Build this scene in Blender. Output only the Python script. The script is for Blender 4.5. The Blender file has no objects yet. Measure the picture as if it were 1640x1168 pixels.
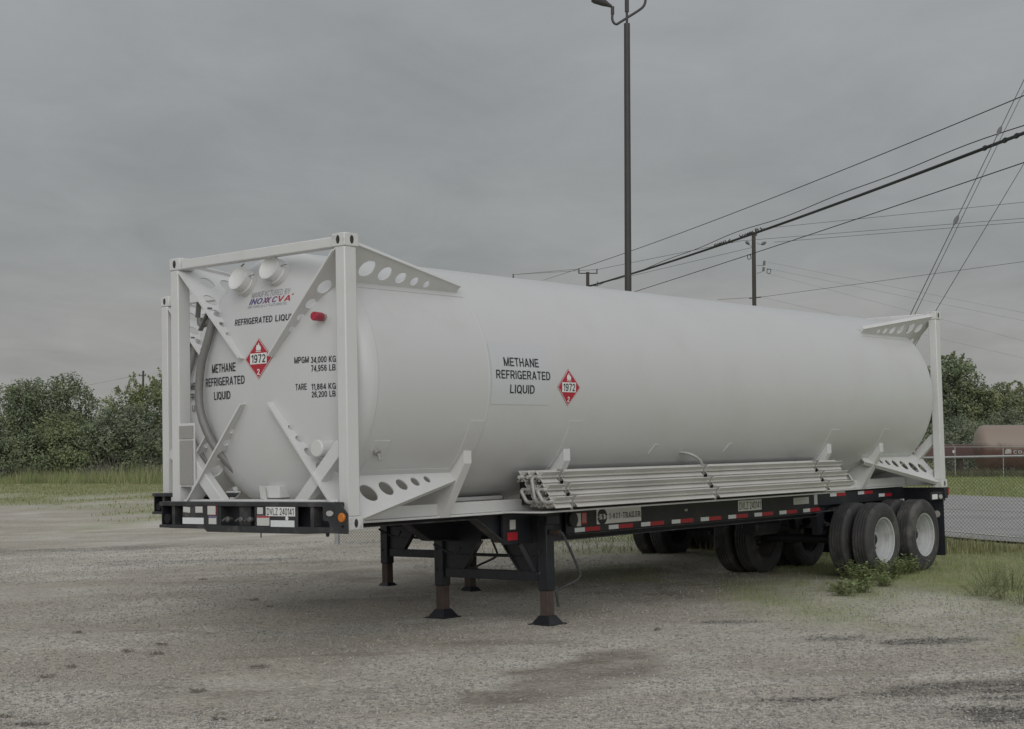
import bpy, bmesh, math, random
import numpy as np
from mathutils import Vector, Matrix
random.seed(7)
rng = np.random.default_rng(7)
SC = bpy.context.scene
COL = SC.collection
rad = math.radians

# ------------------------------------------------------------------ camera
F = 2458.52                                   # focal length in pixels of a 1640 px wide picture
PITCH, ROLL, YAW = 0.05849346, -0.02220072, 0.69369464
CPOS = Vector((-9.283996, -9.585788, 0.623457))        # camera seen from the tank frame's own axes
fw = Vector((math.cos(PITCH)*math.cos(YAW), math.cos(PITCH)*math.sin(YAW), math.sin(PITCH)))
rt = fw.cross(Vector((0, 0, 1))).normalized()
upv = rt.cross(fw)
r2 = rt*math.cos(ROLL) + upv*math.sin(ROLL)
u2 = -rt*math.sin(ROLL) + upv*math.cos(ROLL)
CX, CF, CU = Vector((1, 0, 0)), Vector((0, math.cos(PITCH), math.sin(PITCH))), Vector((0, -math.sin(PITCH), math.cos(PITCH)))
R3 = Matrix([[CX[i]*r2[j] + CF[i]*fw[j] + CU[i]*u2[j] for j in range(3)] for i in range(3)])
GZL = -1.155                                  # ground level under the trailer in frame axes
q0 = R3 @ (Vector((0, 0, GZL)) - CPOS)
q1 = R3 @ (Vector((10, 0, GZL)) - CPOS)
GX = (q1.z - q0.z)/(q1.x - q0.x)              # the yard slopes gently up to the right
CAMZ = -(q0.z - GX*q0.x)
M1 = Matrix.Translation((0, 0, CAMZ)) @ R3.to_4x4() @ Matrix.Translation(-CPOS)
M1i = M1.inverted()
cam_d = bpy.data.cameras.new('camera')
cam = bpy.data.objects.new('camera', cam_d); COL.objects.link(cam)
cam.location = (0, 0, CAMZ); cam.rotation_euler = (rad(90) + PITCH, 0, 0)
cam_d.sensor_width = 36; cam_d.lens = F/1640*36
cam_d.clip_end = 6000; cam_d.clip_start = 0.1
SC.camera = cam

# ------------------------------------------------------------------ sky, sun, exposure
SUN_EL, SUN_AZ = rad(28), rad(178)            # azimuth clockwise from +Y
W = bpy.data.worlds.new('World'); SC.world = W; W.use_nodes = True
nt = W.node_tree; N = nt.nodes; L = nt.links
N.clear()
wout = N.new('ShaderNodeOutputWorld'); bg = N.new('ShaderNodeBackground')
sky = N.new('ShaderNodeTexSky'); sky.sky_type = 'NISHITA'; sky.sun_disc = False
sky.sun_elevation = SUN_EL; sky.sun_rotation = SUN_AZ
sky.air_density = 1.5; sky.dust_density = 4
tc = N.new('ShaderNodeTexCoord')
sep = N.new('ShaderNodeSeparateXYZ'); L.new(tc.outputs['Generated'], sep.inputs[0])
def wmath(op, a, b=None):
    n = N.new('ShaderNodeMath'); n.operation = op
    for i, v in enumerate((a, b)):
        if v is None: continue
        if isinstance(v, (int, float)): n.inputs[i].default_value = v
        else: L.new(v, n.inputs[i])
    return n.outputs[0]
zz = wmath('ADD', wmath('MAXIMUM', sep.outputs[2], 0.0), 0.10)
px = wmath('DIVIDE', sep.outputs[0], zz); py = wmath('DIVIDE', sep.outputs[1], zz)
comb = N.new('ShaderNodeCombineXYZ'); L.new(px, comb.inputs[0]); L.new(py, comb.inputs[1])
def wnoise(scale, detail, rough, dist, loc):
    mp = N.new('ShaderNodeMapping'); mp.inputs['Location'].default_value = loc
    mp.inputs['Scale'].default_value = (1, .6, 1)
    L.new(comb.outputs[0], mp.inputs[0])
    n = N.new('ShaderNodeTexNoise'); n.inputs['Scale'].default_value = scale
    n.inputs['Detail'].default_value = detail; n.inputs['Roughness'].default_value = rough
    n.inputs['Distortion'].default_value = dist
    L.new(mp.outputs[0], n.inputs['Vector'])
    return n.outputs[0]
n1 = wnoise(.9, 8, .55, .4, (1.3, .2, 0)); n2 = wnoise(.28, 4, .5, .2, (4.1, 2.2, 0)); n3 = wnoise(2.6, 6, .6, .6, (7.7, 3.1, 0))
ramp = N.new('ShaderNodeValToRGB'); cr = ramp.color_ramp
L.new(sep.outputs[2], ramp.inputs[0])
cr.elements[0].position = 0.0; cr.elements[0].color = (.330, .332, .325, 1)
cr.elements[1].position = 1.0; cr.elements[1].color = (.44, .45, .46, 1)
for p_, c_ in ((.07, (.332, .337, .334, 1)), (.13, (.312, .324, .332, 1)), (.20, (.316, .329, .338, 1)), (.30, (.35, .364, .374, 1)), (.55, (.42, .432, .44, 1))):
    e = cr.elements.new(p_); e.color = c_
v = wmath('ADD', wmath('MULTIPLY', wmath('SUBTRACT', n1, .5), .52), wmath('MULTIPLY', wmath('SUBTRACT', n2, .5), .44))
v = wmath('ADD', v, wmath('MULTIPLY', wmath('SUBTRACT', n3, .5), .34))
v = wmath('ADD', v, 1.0)
mul = N.new('ShaderNodeVectorMath'); mul.operation = 'SCALE'
L.new(ramp.outputs[0], mul.inputs[0]); L.new(v, mul.inputs['Scale'])
warm = N.new('ShaderNodeMix'); warm.data_type = 'RGBA'; warm.blend_type = 'MULTIPLY'
L.new(wmath('MULTIPLY', wmath('SUBTRACT', n1, .48), 3.0), warm.inputs[0]); warm.clamp_factor = True
warm.inputs[7].default_value = (1.03, 1.0, .962, 1)
L.new(mul.outputs[0], warm.inputs[6])
# the cloud deck is thinner and brighter on the side of the hidden sun, behind the photographer
back = wmath('MULTIPLY', wmath('MAXIMUM', wmath('SUBTRACT', wmath('MULTIPLY', sep.outputs[1], -1.0), .1), 0.0), 1.9)
back = wmath('ADD', back, 1.0)
mulb = N.new('ShaderNodeVectorMath'); mulb.operation = 'SCALE'
L.new(warm.outputs[2], mulb.inputs[0]); L.new(back, mulb.inputs['Scale'])
skys = N.new('ShaderNodeVectorMath'); skys.operation = 'SCALE'; skys.inputs['Scale'].default_value = .08
L.new(sky.outputs[0], skys.inputs[0])
mix = N.new('ShaderNodeMix'); mix.data_type = 'RGBA'; mix.inputs[0].default_value = .93
L.new(skys.outputs[0], mix.inputs[6]); L.new(mulb.outputs[0], mix.inputs[7])
L.new(mix.outputs[2], bg.inputs[0]); bg.inputs[1].default_value = 1.0
L.new(bg.outputs[0], wout.inputs[0])

sun_d = bpy.data.lights.new('sun', 'SUN'); sun_d.energy = .60; sun_d.angle = rad(40); sun_d.color = (1, .98, .955)
sun = bpy.data.objects.new('sun', sun_d); COL.objects.link(sun)
sd = Vector((math.sin(SUN_AZ)*math.cos(SUN_EL), math.cos(SUN_AZ)*math.cos(SUN_EL), math.sin(SUN_EL)))
sun.rotation_euler = sd.to_track_quat('Z', 'Y').to_euler(); sun.location = (0, 0, 30)
SC.view_settings.view_transform = 'Standard'; SC.view_settings.look = 'None'
SC.view_settings.exposure = 0; SC.view_settings.gamma = 1

# ------------------------------------------------------------------ materials
def mat(name, col, rough=.6, metal=0, var=.0, scale=6., bump=0., bscale=60., dirt=None, dirt_amt=.35, dirt_scale=2.5, spec=.5, tint=False, coat=0, stretch=(1, 1, 1), trans=0):
    m = bpy.data.materials.new(name); m.use_nodes = True
    t = m.node_tree; b = t.nodes['Principled BSDF']
    b.inputs['Roughness'].default_value = rough; b.inputs['Metallic'].default_value = metal
    b.inputs['Specular IOR Level'].default_value = spec; b.inputs['Coat Weight'].default_value = coat
    c = (*col, 1)
    tcn = t.nodes.new('ShaderNodeTexCoord'); mp = t.nodes.new('ShaderNodeMapping')
    mp.inputs['Scale'].default_value = stretch
    t.links.new(tcn.outputs['Object'], mp.inputs[0])
    cur = None
    if tint:
        a = t.nodes.new('ShaderNodeAttribute'); a.attribute_name = 'tint'
        cur = a.outputs['Color']
    if var:
        n = t.nodes.new('ShaderNodeTexNoise'); n.inputs['Scale'].default_value = scale; n.inputs['Detail'].default_value = 6
        t.links.new(mp.outputs[0], n.inputs['Vector'])
        mr = t.nodes.new('ShaderNodeMapRange'); mr.inputs[1].default_value = .25; mr.inputs[2].default_value = .75
        mr.inputs[3].default_value = 1 - var; mr.inputs[4].default_value = 1 + var
        t.links.new(n.outputs[0], mr.inputs[0])
        s = t.nodes.new('ShaderNodeVectorMath'); s.operation = 'SCALE'; s.inputs[0].default_value = col
        if cur is not None: t.links.new(cur, s.inputs[0])
        t.links.new(mr.outputs[0], s.inputs['Scale']); cur = s.outputs[0]
    if dirt:
        n = t.nodes.new('ShaderNodeTexNoise'); n.inputs['Scale'].default_value = dirt_scale; n.inputs['Detail'].default_value = 9
        n.inputs['Roughness'].default_value = .65
        t.links.new(mp.outputs[0], n.inputs['Vector'])
        mr = t.nodes.new('ShaderNodeMapRange'); mr.inputs[1].default_value = .5; mr.inputs[2].default_value = .72
        mr.inputs[4].default_value = dirt_amt
        t.links.new(n.outputs[0], mr.inputs[0])
        x = t.nodes.new('ShaderNodeMix'); x.data_type = 'RGBA'
        t.links.new(mr.outputs[0], x.inputs[0]); x.inputs[6].default_value = c; x.inputs[7].default_value = (*dirt, 1)
        if cur is not None: t.links.new(cur, x.inputs[6])
        cur = x.outputs[2]
    if cur is not None: t.links.new(cur, b.inputs['Base Color'])
    else: b.inputs['Base Color'].default_value = c
    if bump:
        n = t.nodes.new('ShaderNodeTexNoise'); n.inputs['Scale'].default_value = bscale; n.inputs['Detail'].default_value = 4
        t.links.new(mp.outputs[0], n.inputs['Vector'])
        bp = t.nodes.new('ShaderNodeBump'); bp.inputs['Strength'].default_value = bump; bp.inputs['Distance'].default_value = .02
        t.links.new(n.outputs[0], bp.inputs['Height']); t.links.new(bp.outputs[0], b.inputs['Normal'])
    if trans:
        tr = t.nodes.new('ShaderNodeBsdfTranslucent')
        if cur is not None: t.links.new(cur, tr.inputs[0])
        else: tr.inputs[0].default_value = c
        ms = t.nodes.new('ShaderNodeMixShader'); ms.inputs[0].default_value = trans
        t.links.new(b.outputs[0], ms.inputs[1]); t.links.new(tr.outputs[0], ms.inputs[2])
        t.links.new(ms.outputs[0], t.nodes['Material Output'].inputs[0])
    return m
MW = mat('white tank paint', (.57, .577, .58), .30, var=.015, scale=1.2, dirt=(.50, .49, .46), dirt_amt=.3, dirt_scale=1.3, bump=.05, bscale=1.3)
MF = mat('white frame paint', (.63, .635, .632), .45, var=.02, scale=3, dirt=(.52, .50, .45), dirt_amt=.25, dirt_scale=4)
MP = mat('sticker film', (.558, .578, .592), .35, var=.01)
MK = mat('black chassis paint', (.0125, .014, .019), .5, var=.25, scale=5, dirt=(.05, .048, .046), dirt_amt=.45, dirt_scale=3)
MKB = mat('faded black bolster paint', (.028, .03, .033), .55, var=.25, scale=6, dirt=(.14, .13, .12), dirt_amt=.55, dirt_scale=5)
MD = mat('dark recess', (.004, .004, .005), .8)
MTX = mat('black lettering', (.012, .014, .02), .5)
MRED = mat('placard red', (.42, .022, .04), .45)
MWH = mat('decal white', (.74, .75, .74), .5, var=.03, scale=20)
MPAPER = mat('printed paper', (.56, .56, .54), .6, var=.12, scale=60, stretch=(1, 1, 4))
MTR = mat('reflective red tape', (.40, .012, .025), .4, var=.12, scale=30)
MTWT = mat('reflective white tape', (.70, .73, .74), .35, var=.06, scale=30)
MAL = mat('aluminium fins', (.60, .59, .56), .45, .2, var=.06, scale=8, stretch=(.3, 1, 1), dirt=(.30, .28, .25), dirt_amt=.35)
MST = mat('weathered steel', (.36, .355, .34), .5, .3, var=.12, scale=9)
MHO = mat('braided hose', (.205, .202, .196), .55, .2, var=.12, scale=40)
MRU = mat('rusty steel', (.075, .052, .043), .75, var=.35, scale=7, dirt=(.03, .025, .022), dirt_amt=.7, bump=.2, bscale=40)
MTY = mat('tyre rubber', (.045, .045, .046), .75, var=.2, scale=5, dirt=(.16, .15, .138), dirt_amt=.8, dirt_scale=2.6)
MRIM = mat('white rim paint', (.46, .475, .48), .42, var=.05, dirt=(.22, .20, .18), dirt_amt=.55, dirt_scale=6)
MAMB = mat('amber reflector', (.55, .17, .02), .3)
MLENS = mat('clear lens', (.42, .41, .39), .3, var=.1, scale=40)
MLR = mat('red lens', (.33, .02, .02), .3)
MCAP = mat('red plastic cap', (.36, .02, .045), .4)
MGREY = mat('grey data plate', (.33, .325, .31), .5, .1, var=.22, scale=70, stretch=(1, 1, 3))
MBLU = mat('logo blue', (.085, .07, .22), .5); MPUR = mat('logo purple', (.16, .06, .18), .5); MGT = mat('logo grey', (.30, .31, .33), .5)
MPOLE = mat('dark bronze pole paint', (.045, .043, .042), .55, var=.12)
MWOOD = mat('weathered pole wood', (.06, .052, .046), .85, var=.2, scale=3, stretch=(1, 1, .1))
MWIRE = mat('cable sheath', (.018, .02, .024), .6)
MWIRE2 = mat('bare conductor', (.10, .105, .11), .5, .3)
MGAL = mat('galvanised steel', (.36, .37, .37), .5, .5, var=.1, scale=12)
MFINE = mat('distant bare conductor', (.19, .195, .20), .5, .2)
MINS = mat('grey insulator', (.13, .135, .14), .4)
MBIRD = mat('dark feathers', (.02, .02, .025), .7)
MMESH = mat('dull fence wire', (.07, .074, .068), .6, .1)
MROAD = mat('worn asphalt', (.36, .356, .345), .9, var=.12, scale=.7, dirt=(.22, .22, .21), dirt_amt=.5, dirt_scale=.5)
MLINE = mat('worn road paint', (.55, .54, .47), .8, var=.15, scale=2)
MTANR = mat('oxidised red tank paint', (.115, .062, .058), .55, var=.12, scale=.8, dirt=(.16, .09, .075), dirt_amt=.6, dirt_scale=.5)
MTANT = mat('tan topped red tank paint', (.115, .055, .052), .5, var=.12, scale=.8, dirt=(.16, .09, .075), dirt_amt=.6, dirt_scale=.5)
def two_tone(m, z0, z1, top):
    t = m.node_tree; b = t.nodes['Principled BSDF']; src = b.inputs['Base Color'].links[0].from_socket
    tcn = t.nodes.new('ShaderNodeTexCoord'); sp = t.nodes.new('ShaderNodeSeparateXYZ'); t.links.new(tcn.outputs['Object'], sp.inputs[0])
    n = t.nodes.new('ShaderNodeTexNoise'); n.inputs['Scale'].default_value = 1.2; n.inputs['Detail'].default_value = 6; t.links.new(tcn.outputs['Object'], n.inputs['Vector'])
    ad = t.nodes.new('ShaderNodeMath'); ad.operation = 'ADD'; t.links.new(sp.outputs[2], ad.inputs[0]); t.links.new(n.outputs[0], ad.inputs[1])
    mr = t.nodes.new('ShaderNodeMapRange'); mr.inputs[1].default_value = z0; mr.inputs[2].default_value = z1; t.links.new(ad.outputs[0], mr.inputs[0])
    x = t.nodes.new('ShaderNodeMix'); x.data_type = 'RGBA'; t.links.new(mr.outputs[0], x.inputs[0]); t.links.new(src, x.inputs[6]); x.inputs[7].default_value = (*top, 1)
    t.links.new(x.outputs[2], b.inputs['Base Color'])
MLEAF = mat('leaves', (.1, .12, .05), .7, tint=True, var=.3, scale=.55, trans=.2, spec=.12)
MGRA = mat('grass blades', (.1, .12, .05), .7, tint=True, var=.2, scale=.4, trans=.3, spec=.2)
MBARK = mat('bark', (.20, .18, .17), .9, var=.25, scale=4, stretch=(1, 1, .3))

# ------------------------------------------------------------------ mesh helpers
class MB:
    def __init__(s): s.v = []; s.f = []
    def add(s, vs, fs):
        o = len(s.v); s.v += [tuple(p) for p in vs]; s.f += [tuple(i + o for i in f) for f in fs]; return s
    def box(s, x0, x1, y0, y1, z0, z1):
        return s.add([(x, y, z) for x in (x0, x1) for y in (y0, y1) for z in (z0, z1)],
                     [(0, 1, 3, 2), (4, 6, 7, 5), (0, 4, 5, 1), (2, 3, 7, 6), (0, 2, 6, 4), (1, 5, 7, 3)])
    def prism(s, poly, axis, a0, a1):
        n = len(poly)
        def P(q, a):
            r = list(q); r.insert(axis, a); return tuple(r)
        vs = [P(q, a0) for q in poly] + [P(q, a1) for q in poly]
        fs = [tuple(range(n)), tuple(range(2*n - 1, n - 1, -1))] + [((i + 1) % n, i, n + i, n + (i + 1) % n) for i in range(n)]
        return s.add(vs, fs)
    def tube(s, pts, r, n=8, caps=True):
        pts = [Vector(p) for p in pts]; k = len(pts)
        rs = r if isinstance(r, (list, tuple)) else [r]*k
        vs = []; fs = []; ref = None
        for i, p in enumerate(pts):
            d = (pts[min(i + 1, k - 1)] - pts[max(i - 1, 0)]).normalized()
            if ref is None: ref = d.orthogonal().normalized()
            else: ref = (ref - d*ref.dot(d)).normalized()
            b = d.cross(ref)
            for j in range(n):
                a = 2*math.pi*j/n
                vs.append(p + (ref*math.cos(a) + b*math.sin(a))*rs[i])
        for i in range(k - 1):
            for j in range(n):
                fs.append((i*n + j, i*n + (j + 1) % n, (i + 1)*n + (j + 1) % n, (i + 1)*n + j))
        if caps: fs += [tuple(range(n - 1, -1, -1)), tuple(range((k - 1)*n, k*n))]
        return s.add(vs, fs)
    def lathe(s, prof, c, axis, n=32, closed=False, caps=True):
        # prof: (offset along axis, radius); c centre; axis unit vector
        ax = Vector(axis); u = ax.orthogonal().normalized(); w = ax.cross(u); c = Vector(c)
        vs = []; fs = []
        for a_, r_ in prof:
            for j in range(n):
                t = 2*math.pi*j/n
                vs.append(c + ax*a_ + (u*math.cos(t) + w*math.sin(t))*r_)
        m = len(prof)
        for i in range(m - 1 + (1 if closed else 0)):
            i2 = (i + 1) % m
            for j in range(n):
                fs.append((i*n + j, i*n + (j + 1) % n, i2*n + (j + 1) % n, i2*n + j))
        if not closed and caps:
            fs += [tuple(range(n - 1, -1, -1)), tuple(range((m - 1)*n, m*n))]
        return s.add(vs, fs)
    def beam(s, a, b, w, h, up=(0, 0, 1)):
        a = Vector(a); b = Vector(b); d = (b - a).normalized(); u = Vector(up); sd_ = d.cross(u).normalized(); u = sd_.cross(d)
        vs = [p + sd_*(w/2*i) + u*(h/2*j) for p in (a, b) for i in (-1, 1) for j in (-1, 1)]
        return s.add(vs, [(0, 1, 3, 2), (4, 6, 7, 5), (0, 4, 5, 1), (2, 3, 7, 6), (0, 2, 6, 4), (1, 5, 7, 3)])
    def build(s, name, m, parent=None, bevel=0, label=None, smooth=35):
        me = bpy.data.meshes.new(name); me.from_pydata(s.v, [], s.f); me.update()
        bm = bmesh.new(); bm.from_mesh(me); bmesh.ops.recalc_face_normals(bm, faces=bm.faces); bm.to_mesh(me); bm.free()
        if smooth:
            me.polygons.foreach_set('use_smooth', [True]*len(me.polygons)); me.set_sharp_from_angle(angle=rad(smooth))
        me.materials.append(m)
        o = bpy.data.objects.new(name, me); COL.objects.link(o)
        if parent: o.parent = parent
        if label: o['label'] = label
        if bevel:
            b = o.modifiers.new('Bevel', 'BEVEL'); b.width = bevel; b.segments = 2; b.limit_method = 'ANGLE'; b.angle_limit = rad(40)
        return o
def empty(name, M=None, loc=(0, 0, 0)):
    o = bpy.data.objects.new(name, None); COL.objects.link(o); o.empty_display_size = .3
    if M is not None: o.matrix_world = M
    else: o.location = loc
    return o
def tag(o, label, cat, group=None, kind=None):
    if label: o['label'] = label
    if cat: o['category'] = cat
    if group: o['group'] = group
    if kind: o['kind'] = kind
    return o
def copy_tree(o, parent=None):
    c = o.copy(); COL.objects.link(c); c.parent = parent
    if parent is not None: c.matrix_parent_inverse = o.matrix_parent_inverse.copy()
    for ch in list(o.children): copy_tree(ch, c)
    return c
_tc = {}
def arc(cx, cy, rx, ry, a0, a1, n=10):
    return [(cx + rx*math.cos(rad(a0 + (a1 - a0)*i/n)), cy + ry*math.sin(rad(a0 + (a1 - a0)*i/n))) for i in range(n + 1)]
def glyph(c, t):
    """centre lines of a plain grotesque capital or figure: (width, strokes); cap height 1, stroke weight t"""
    h = t/2; w = .66; W_ = w - h; T = 1 - h; M = .5; r = (w - t)/2; cx = w/2; f = .22
    bowl = lambda x0, y0, y1, x1: [(x0, y1)] + arc(x1 - (y1 - y0)/2*.8, (y0 + y1)/2, (y1 - y0)/2*.8, (y1 - y0)/2, 90, -90) + [(x0, y0)]
    ring = arc(cx, T - .30, r, .30, 0, 180) + arc(cx, h + .30, r, .30, 180, 360) + [(W_, T - .30)]
    G_ = {
     'A': (.72, [[(h*.9, 0), (.36, 1 - h*.4)], [(.36, 1 - h*.4), (.72 - h*.9, 0)], [(.17, .30), (.55, .30)]]),
     'B': (w, [[(h, 0), (h, 1)], bowl(h, M, T, W_ - .03), bowl(h, h, M, W_)]),
     'C': (w, [arc(cx, T - .30, r, .30, 20, 180) + arc(cx, h + .30, r, .30, 180, 340)]),
     'D': (w, [[(h, 0), (h, 1)], [(h, T)] + arc(W_ - .30, T - .33, .30, .33, 90, 0) + arc(W_ - .30, h + .33, .30, .33, 0, -90) + [(h, h)]]),
     'E': (.60, [[(h, 0), (h, 1)], [(h, T), (.60, T)], [(h, M), (.56, M)], [(h, h), (.60, h)]]),
     'F': (.56, [[(h, 0), (h, 1)], [(h, T), (.56, T)], [(h, M), (.50, M)]]),
     'G': (.70, [arc(.35, T - .30, .35 - h, .30, 22, 180) + arc(.35, h + .30, .35 - h, .30, 180, 320), [(.37, .46), (.70 - h, .46)], [(.70 - h, .46 + h), (.70 - h, 0)]]),
     'H': (w, [[(h, 0), (h, 1)], [(W_, 0), (W_, 1)], [(h, M), (W_, M)]]),
     'I': (t, [[(h, 0), (h, 1)]]),
     'K': (w, [[(h, 0), (h, 1)], [(h, .33), (w - h*1.2, 1)], [(.24, .52), (w - h, 0)]]),
     'L': (.54, [[(h, 0), (h, 1)], [(h, h), (.54, h)]]),
     'M': (.82, [[(h, 0), (h, 1)], [(.82 - h, 0), (.82 - h, 1)], [(h, 1 - h*.5), (.41, h*.3)], [(.41, h*.3), (.82 - h, 1 - h*.5)]]),
     'N': (w, [[(h, 0), (h, 1)], [(W_, 0), (W_, 1)], [(h, 1 - h*.5), (W_, h*.5)]]),
     'O': (.72, [[(x*.72/w, y) for x, y in ring]]),
     'P': (w, [[(h, 0), (h, 1)], bowl(h, .44, T, W_)]),
     'Q': (.72, [[(x*.72/w, y) for x, y in ring], [(.42, .24), (.70, -.03)]]),
     'R': (.68, [[(h, 0), (h, 1)], bowl(h, .46, T, W_), [(.36, .46), (.68 - h, 0)]]),
     'S': (w, [arc(cx, T - f, r, f, 15, 180, 8)[:-1] + arc(cx, T - f, r, f + .0, 180, 270, 5) + arc(cx, h + .25, r, .25, 90, 0, 5)[1:] + arc(cx, h + .25, r, .25, 0, -165, 9)[1:]]),
     'T': (.62, [[(.31, 0), (.31, 1)], [(0, T), (.62, T)]]),
     'U': (w, [[(h, 1)] + arc(cx, h + .27, r, .27, 180, 360) + [(W_, 1)]]),
     'V': (.70, [[(h*.9, 1), (.35, h*.4)], [(.35, h*.4), (.70 - h*.9, 1)]]),
     'X': (w, [[(h, 0), (W_, 1)], [(h, 1), (W_, 0)]]),
     'Y': (w, [[(h*.9, 1), (cx, .42)], [(cx, .42), (w - h*.9, 1)], [(cx, .46), (cx, 0)]]),
     'Z': (.62, [[(.02, T), (.60, T)], [(.62 - h*1.1, T), (h*1.1, h)], [(.02, h), (.62, h)]]),
     '0': (.56, [[(x*.56/w, y) for x, y in ring]]),
     '1': (.36, [[(.36 - h, 0), (.36 - h, 1)], [(.02, .76), (.36 - h, .92)]]),
     '2': (.56, [arc(.28, T - .25, .28 - h, .25, 170, -20) + [(h, h)], [(h*.6, h), (.56, h)]]),
     '4': (.58, [[(.43, 0), (.43, 1)], [(.42, 1 - h), (h*.8, .26)], [(h*.5, .26), (.58, .26)]]),
     '3': (.56, [arc(.28, T - .22, .28 - h, .22, 160, -90), arc(.28, h + .25, .28 - h, .25, 90, -160)]),
     '5': (.56, [[(.52, T), (.12, T), (.08, .48)], arc(.27, h + .26, .29 - h, .26, 140, -160)]),
     '6': (.56, [arc(.28, h + .26, .28 - h, .26, 0, 360, 18), [(h, h + .26)] + arc(.30, T - .34, .30 - h, .34, 180, 40)]),
     '7': (.54, [[(0, T), (.54, T)], [(.52 - h*.3, T), (.20, 0)]]),
     '8': (.56, [arc(.28, T - .20, .26 - h, .20, 0, 360, 18), arc(.28, h + .235, .28 - h, .235, 0, 360, 18)]),
     '9': (.56, [arc(.28, T - .26, .28 - h, .26, 0, 360, 18), [(.56 - h, T - .26)] + arc(.26, h + .34, .30 - h, .34, 0, -140)]),
     ',': (t, [[(h, t), (h*.4, -.14)]]), '-': (.34, [[(.02, .42), (.32, .42)]]), ' ': (.26, []), 'o': (.6, [arc(.3, .5, .24, .24, 0, 360, 16)]),
    }
    return G_[c]
def text2d(txt, t=.13, shear=0.0, gap=.13, serif=False):
    k = (txt, t, shear, serif)
    if k in _tc: return _tc[k]
    V = []; Fc = []; x = 0
    def strip(p):
        n = len(p); o = len(V)
        for i in range(n):
            a = Vector(p[max(i - 1, 0)]); b_ = Vector(p[i]); c_ = Vector(p[min(i + 1, n - 1)])
            d0 = (b_ - a).normalized() if i else (c_ - b_).normalized(); d1 = (c_ - b_).normalized() if i < n - 1 else d0
            m_ = d0 + d1; m_ = m_.normalized() if m_.length > 1e-6 else d0
            nn = Vector((-m_.y, m_.x)); l_ = min(1.6, 1/max(.3, nn.dot(Vector((-d0.y, d0.x)))))*t/2
            V.append((x + b_.x + nn.x*l_, b_.y + nn.y*l_)); V.append((x + b_.x - nn.x*l_, b_.y - nn.y*l_))
        for i in range(n - 1): Fc.append((o + 2*i, o + 2*i + 1, o + 2*i + 3, o + 2*i + 2))
    for ch in txt:
        w, st = glyph(ch, t)
        for p in st:
            strip(p)
            if serif:
                for e_ in (p[0], p[-1]):
                    if (e_[1] < .02 or e_[1] > .98): strip([(e_[0] - .17, .04 if e_[1] < .5 else .96), (e_[0] + .17, .04 if e_[1] < .5 else .96)])
        x += w + gap + (.12 if serif else 0)
    v = np.array(V); v[:, 0] += shear*v[:, 1]
    lo = np.array([v[:, 0].min(), 0.]); hi = np.array([v[:, 0].max(), 1.])
    _tc[k] = ((v - lo)/(hi - lo), Fc); return _tc[k]
def lettering(mb, txt, x0, x1, y0, y1, fn, bold=.13, shear=0, serif=False):
    v, f = text2d(txt, bold, shear, serif=serif)
    return mb.add([fn(x0 + a*(x1 - x0), y0 + b*(y1 - y0)) for a, b in v], f)
def sheet(poly_outer, holes, thick, tomap):
    """flat plate with round holes; tomap(s,t,n) places it"""
    cu = bpy.data.curves.new('sheet', 'CURVE'); cu.dimensions = '2D'; cu.fill_mode = 'BOTH'; cu.extrude = thick/2
    for pts in [poly_outer] + [[(c[0] + r*math.cos(2*math.pi*i/28), c[1] + r*math.sin(2*math.pi*i/28)) for i in range(28)] for c, r in holes]:
        sp = cu.splines.new('POLY'); sp.points.add(len(pts) - 1); sp.use_cyclic_u = True
        for p, q in zip(sp.points, pts): p.co = (q[0], q[1], 0, 1)
    o = bpy.data.objects.new('sheet', cu); COL.objects.link(o)
    dg = bpy.context.evaluated_depsgraph_get(); dg.update()
    me = bpy.data.meshes.new_from_object(o.evaluated_get(dg))
    vs = [tomap(*p.co) for p in me.vertices]; fs = [tuple(p.vertices) for p in me.polygons]
    bpy.data.objects.remove(o); bpy.data.curves.remove(cu); bpy.data.meshes.remove(me)
    return vs, fs

# ------------------------------------------------------------------ noise for the terrain
_perm = rng.random((256, 256))
def vnoise(x, y):
    xi = np.floor(x).astype(int); yi = np.floor(y).astype(int); fx = x - xi; fy = y - yi
    fx = fx*fx*(3 - 2*fx); fy = fy*fy*(3 - 2*fy)
    g = lambda a, b: _perm[a % 256, b % 256]
    return (g(xi, yi)*(1 - fx) + g(xi + 1, yi)*fx)*(1 - fy) + (g(xi, yi + 1)*(1 - fx) + g(xi + 1, yi + 1)*fx)*fy
def fbm(x, y, o=4):
    s = 0; a = .5; t = 0
    for i in range(o):
        s = s + a*vnoise(x*2**i + 17*i, y*2**i + 31*i); t += a; a *= .5
    return s/t
def sstep(a, b, x):
    t = np.clip((x - a)/(b - a), 0, 1); return t*t*(3 - 2*t)
def gz(x, y):
    x = np.asarray(x, float); y = np.asarray(y, float)
    ax = np.abs(x); s = np.sign(x)*np.where(ax < 8, ax, 8 + 4*np.tanh((ax - 8)/4))
    z = GX*s
    cx = x*r2.x + y*math.cos(YAW) ; 
    yc = CPOS.y + x*rt.y + y*math.sin(YAW)          # across-the-trailers coordinate
    z = z + .072*sstep(2.5, 3.5, yc)*(1 - sstep(9, 22, yc))*(1 - sstep(30, 45, y))
    return z
def G(u, v, dz=0.):
    """ground point seen at a pixel of the photograph"""
    d = CX*((u - 820)/F) + CF + CU*((584 - v)/F)
    t = 20.
    for i in range(80):
        p = Vector((0, 0, CAMZ)) + d*t
        t = .5*t + .5*t*(CAMZ - float(gz(p.x, p.y)) - dz)/max(1e-6, CAMZ - p.z)
    return Vector((0, 0, CAMZ)) + d*t
def at(u, v, Y):
    d = CX*((u - 820)/F) + CF + CU*((584 - v)/F)
    return Vector((0, 0, CAMZ)) + d*(Y/d.y)
def ground_at(x, y): return Vector((x, y, float(gz(x, y))))
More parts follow.
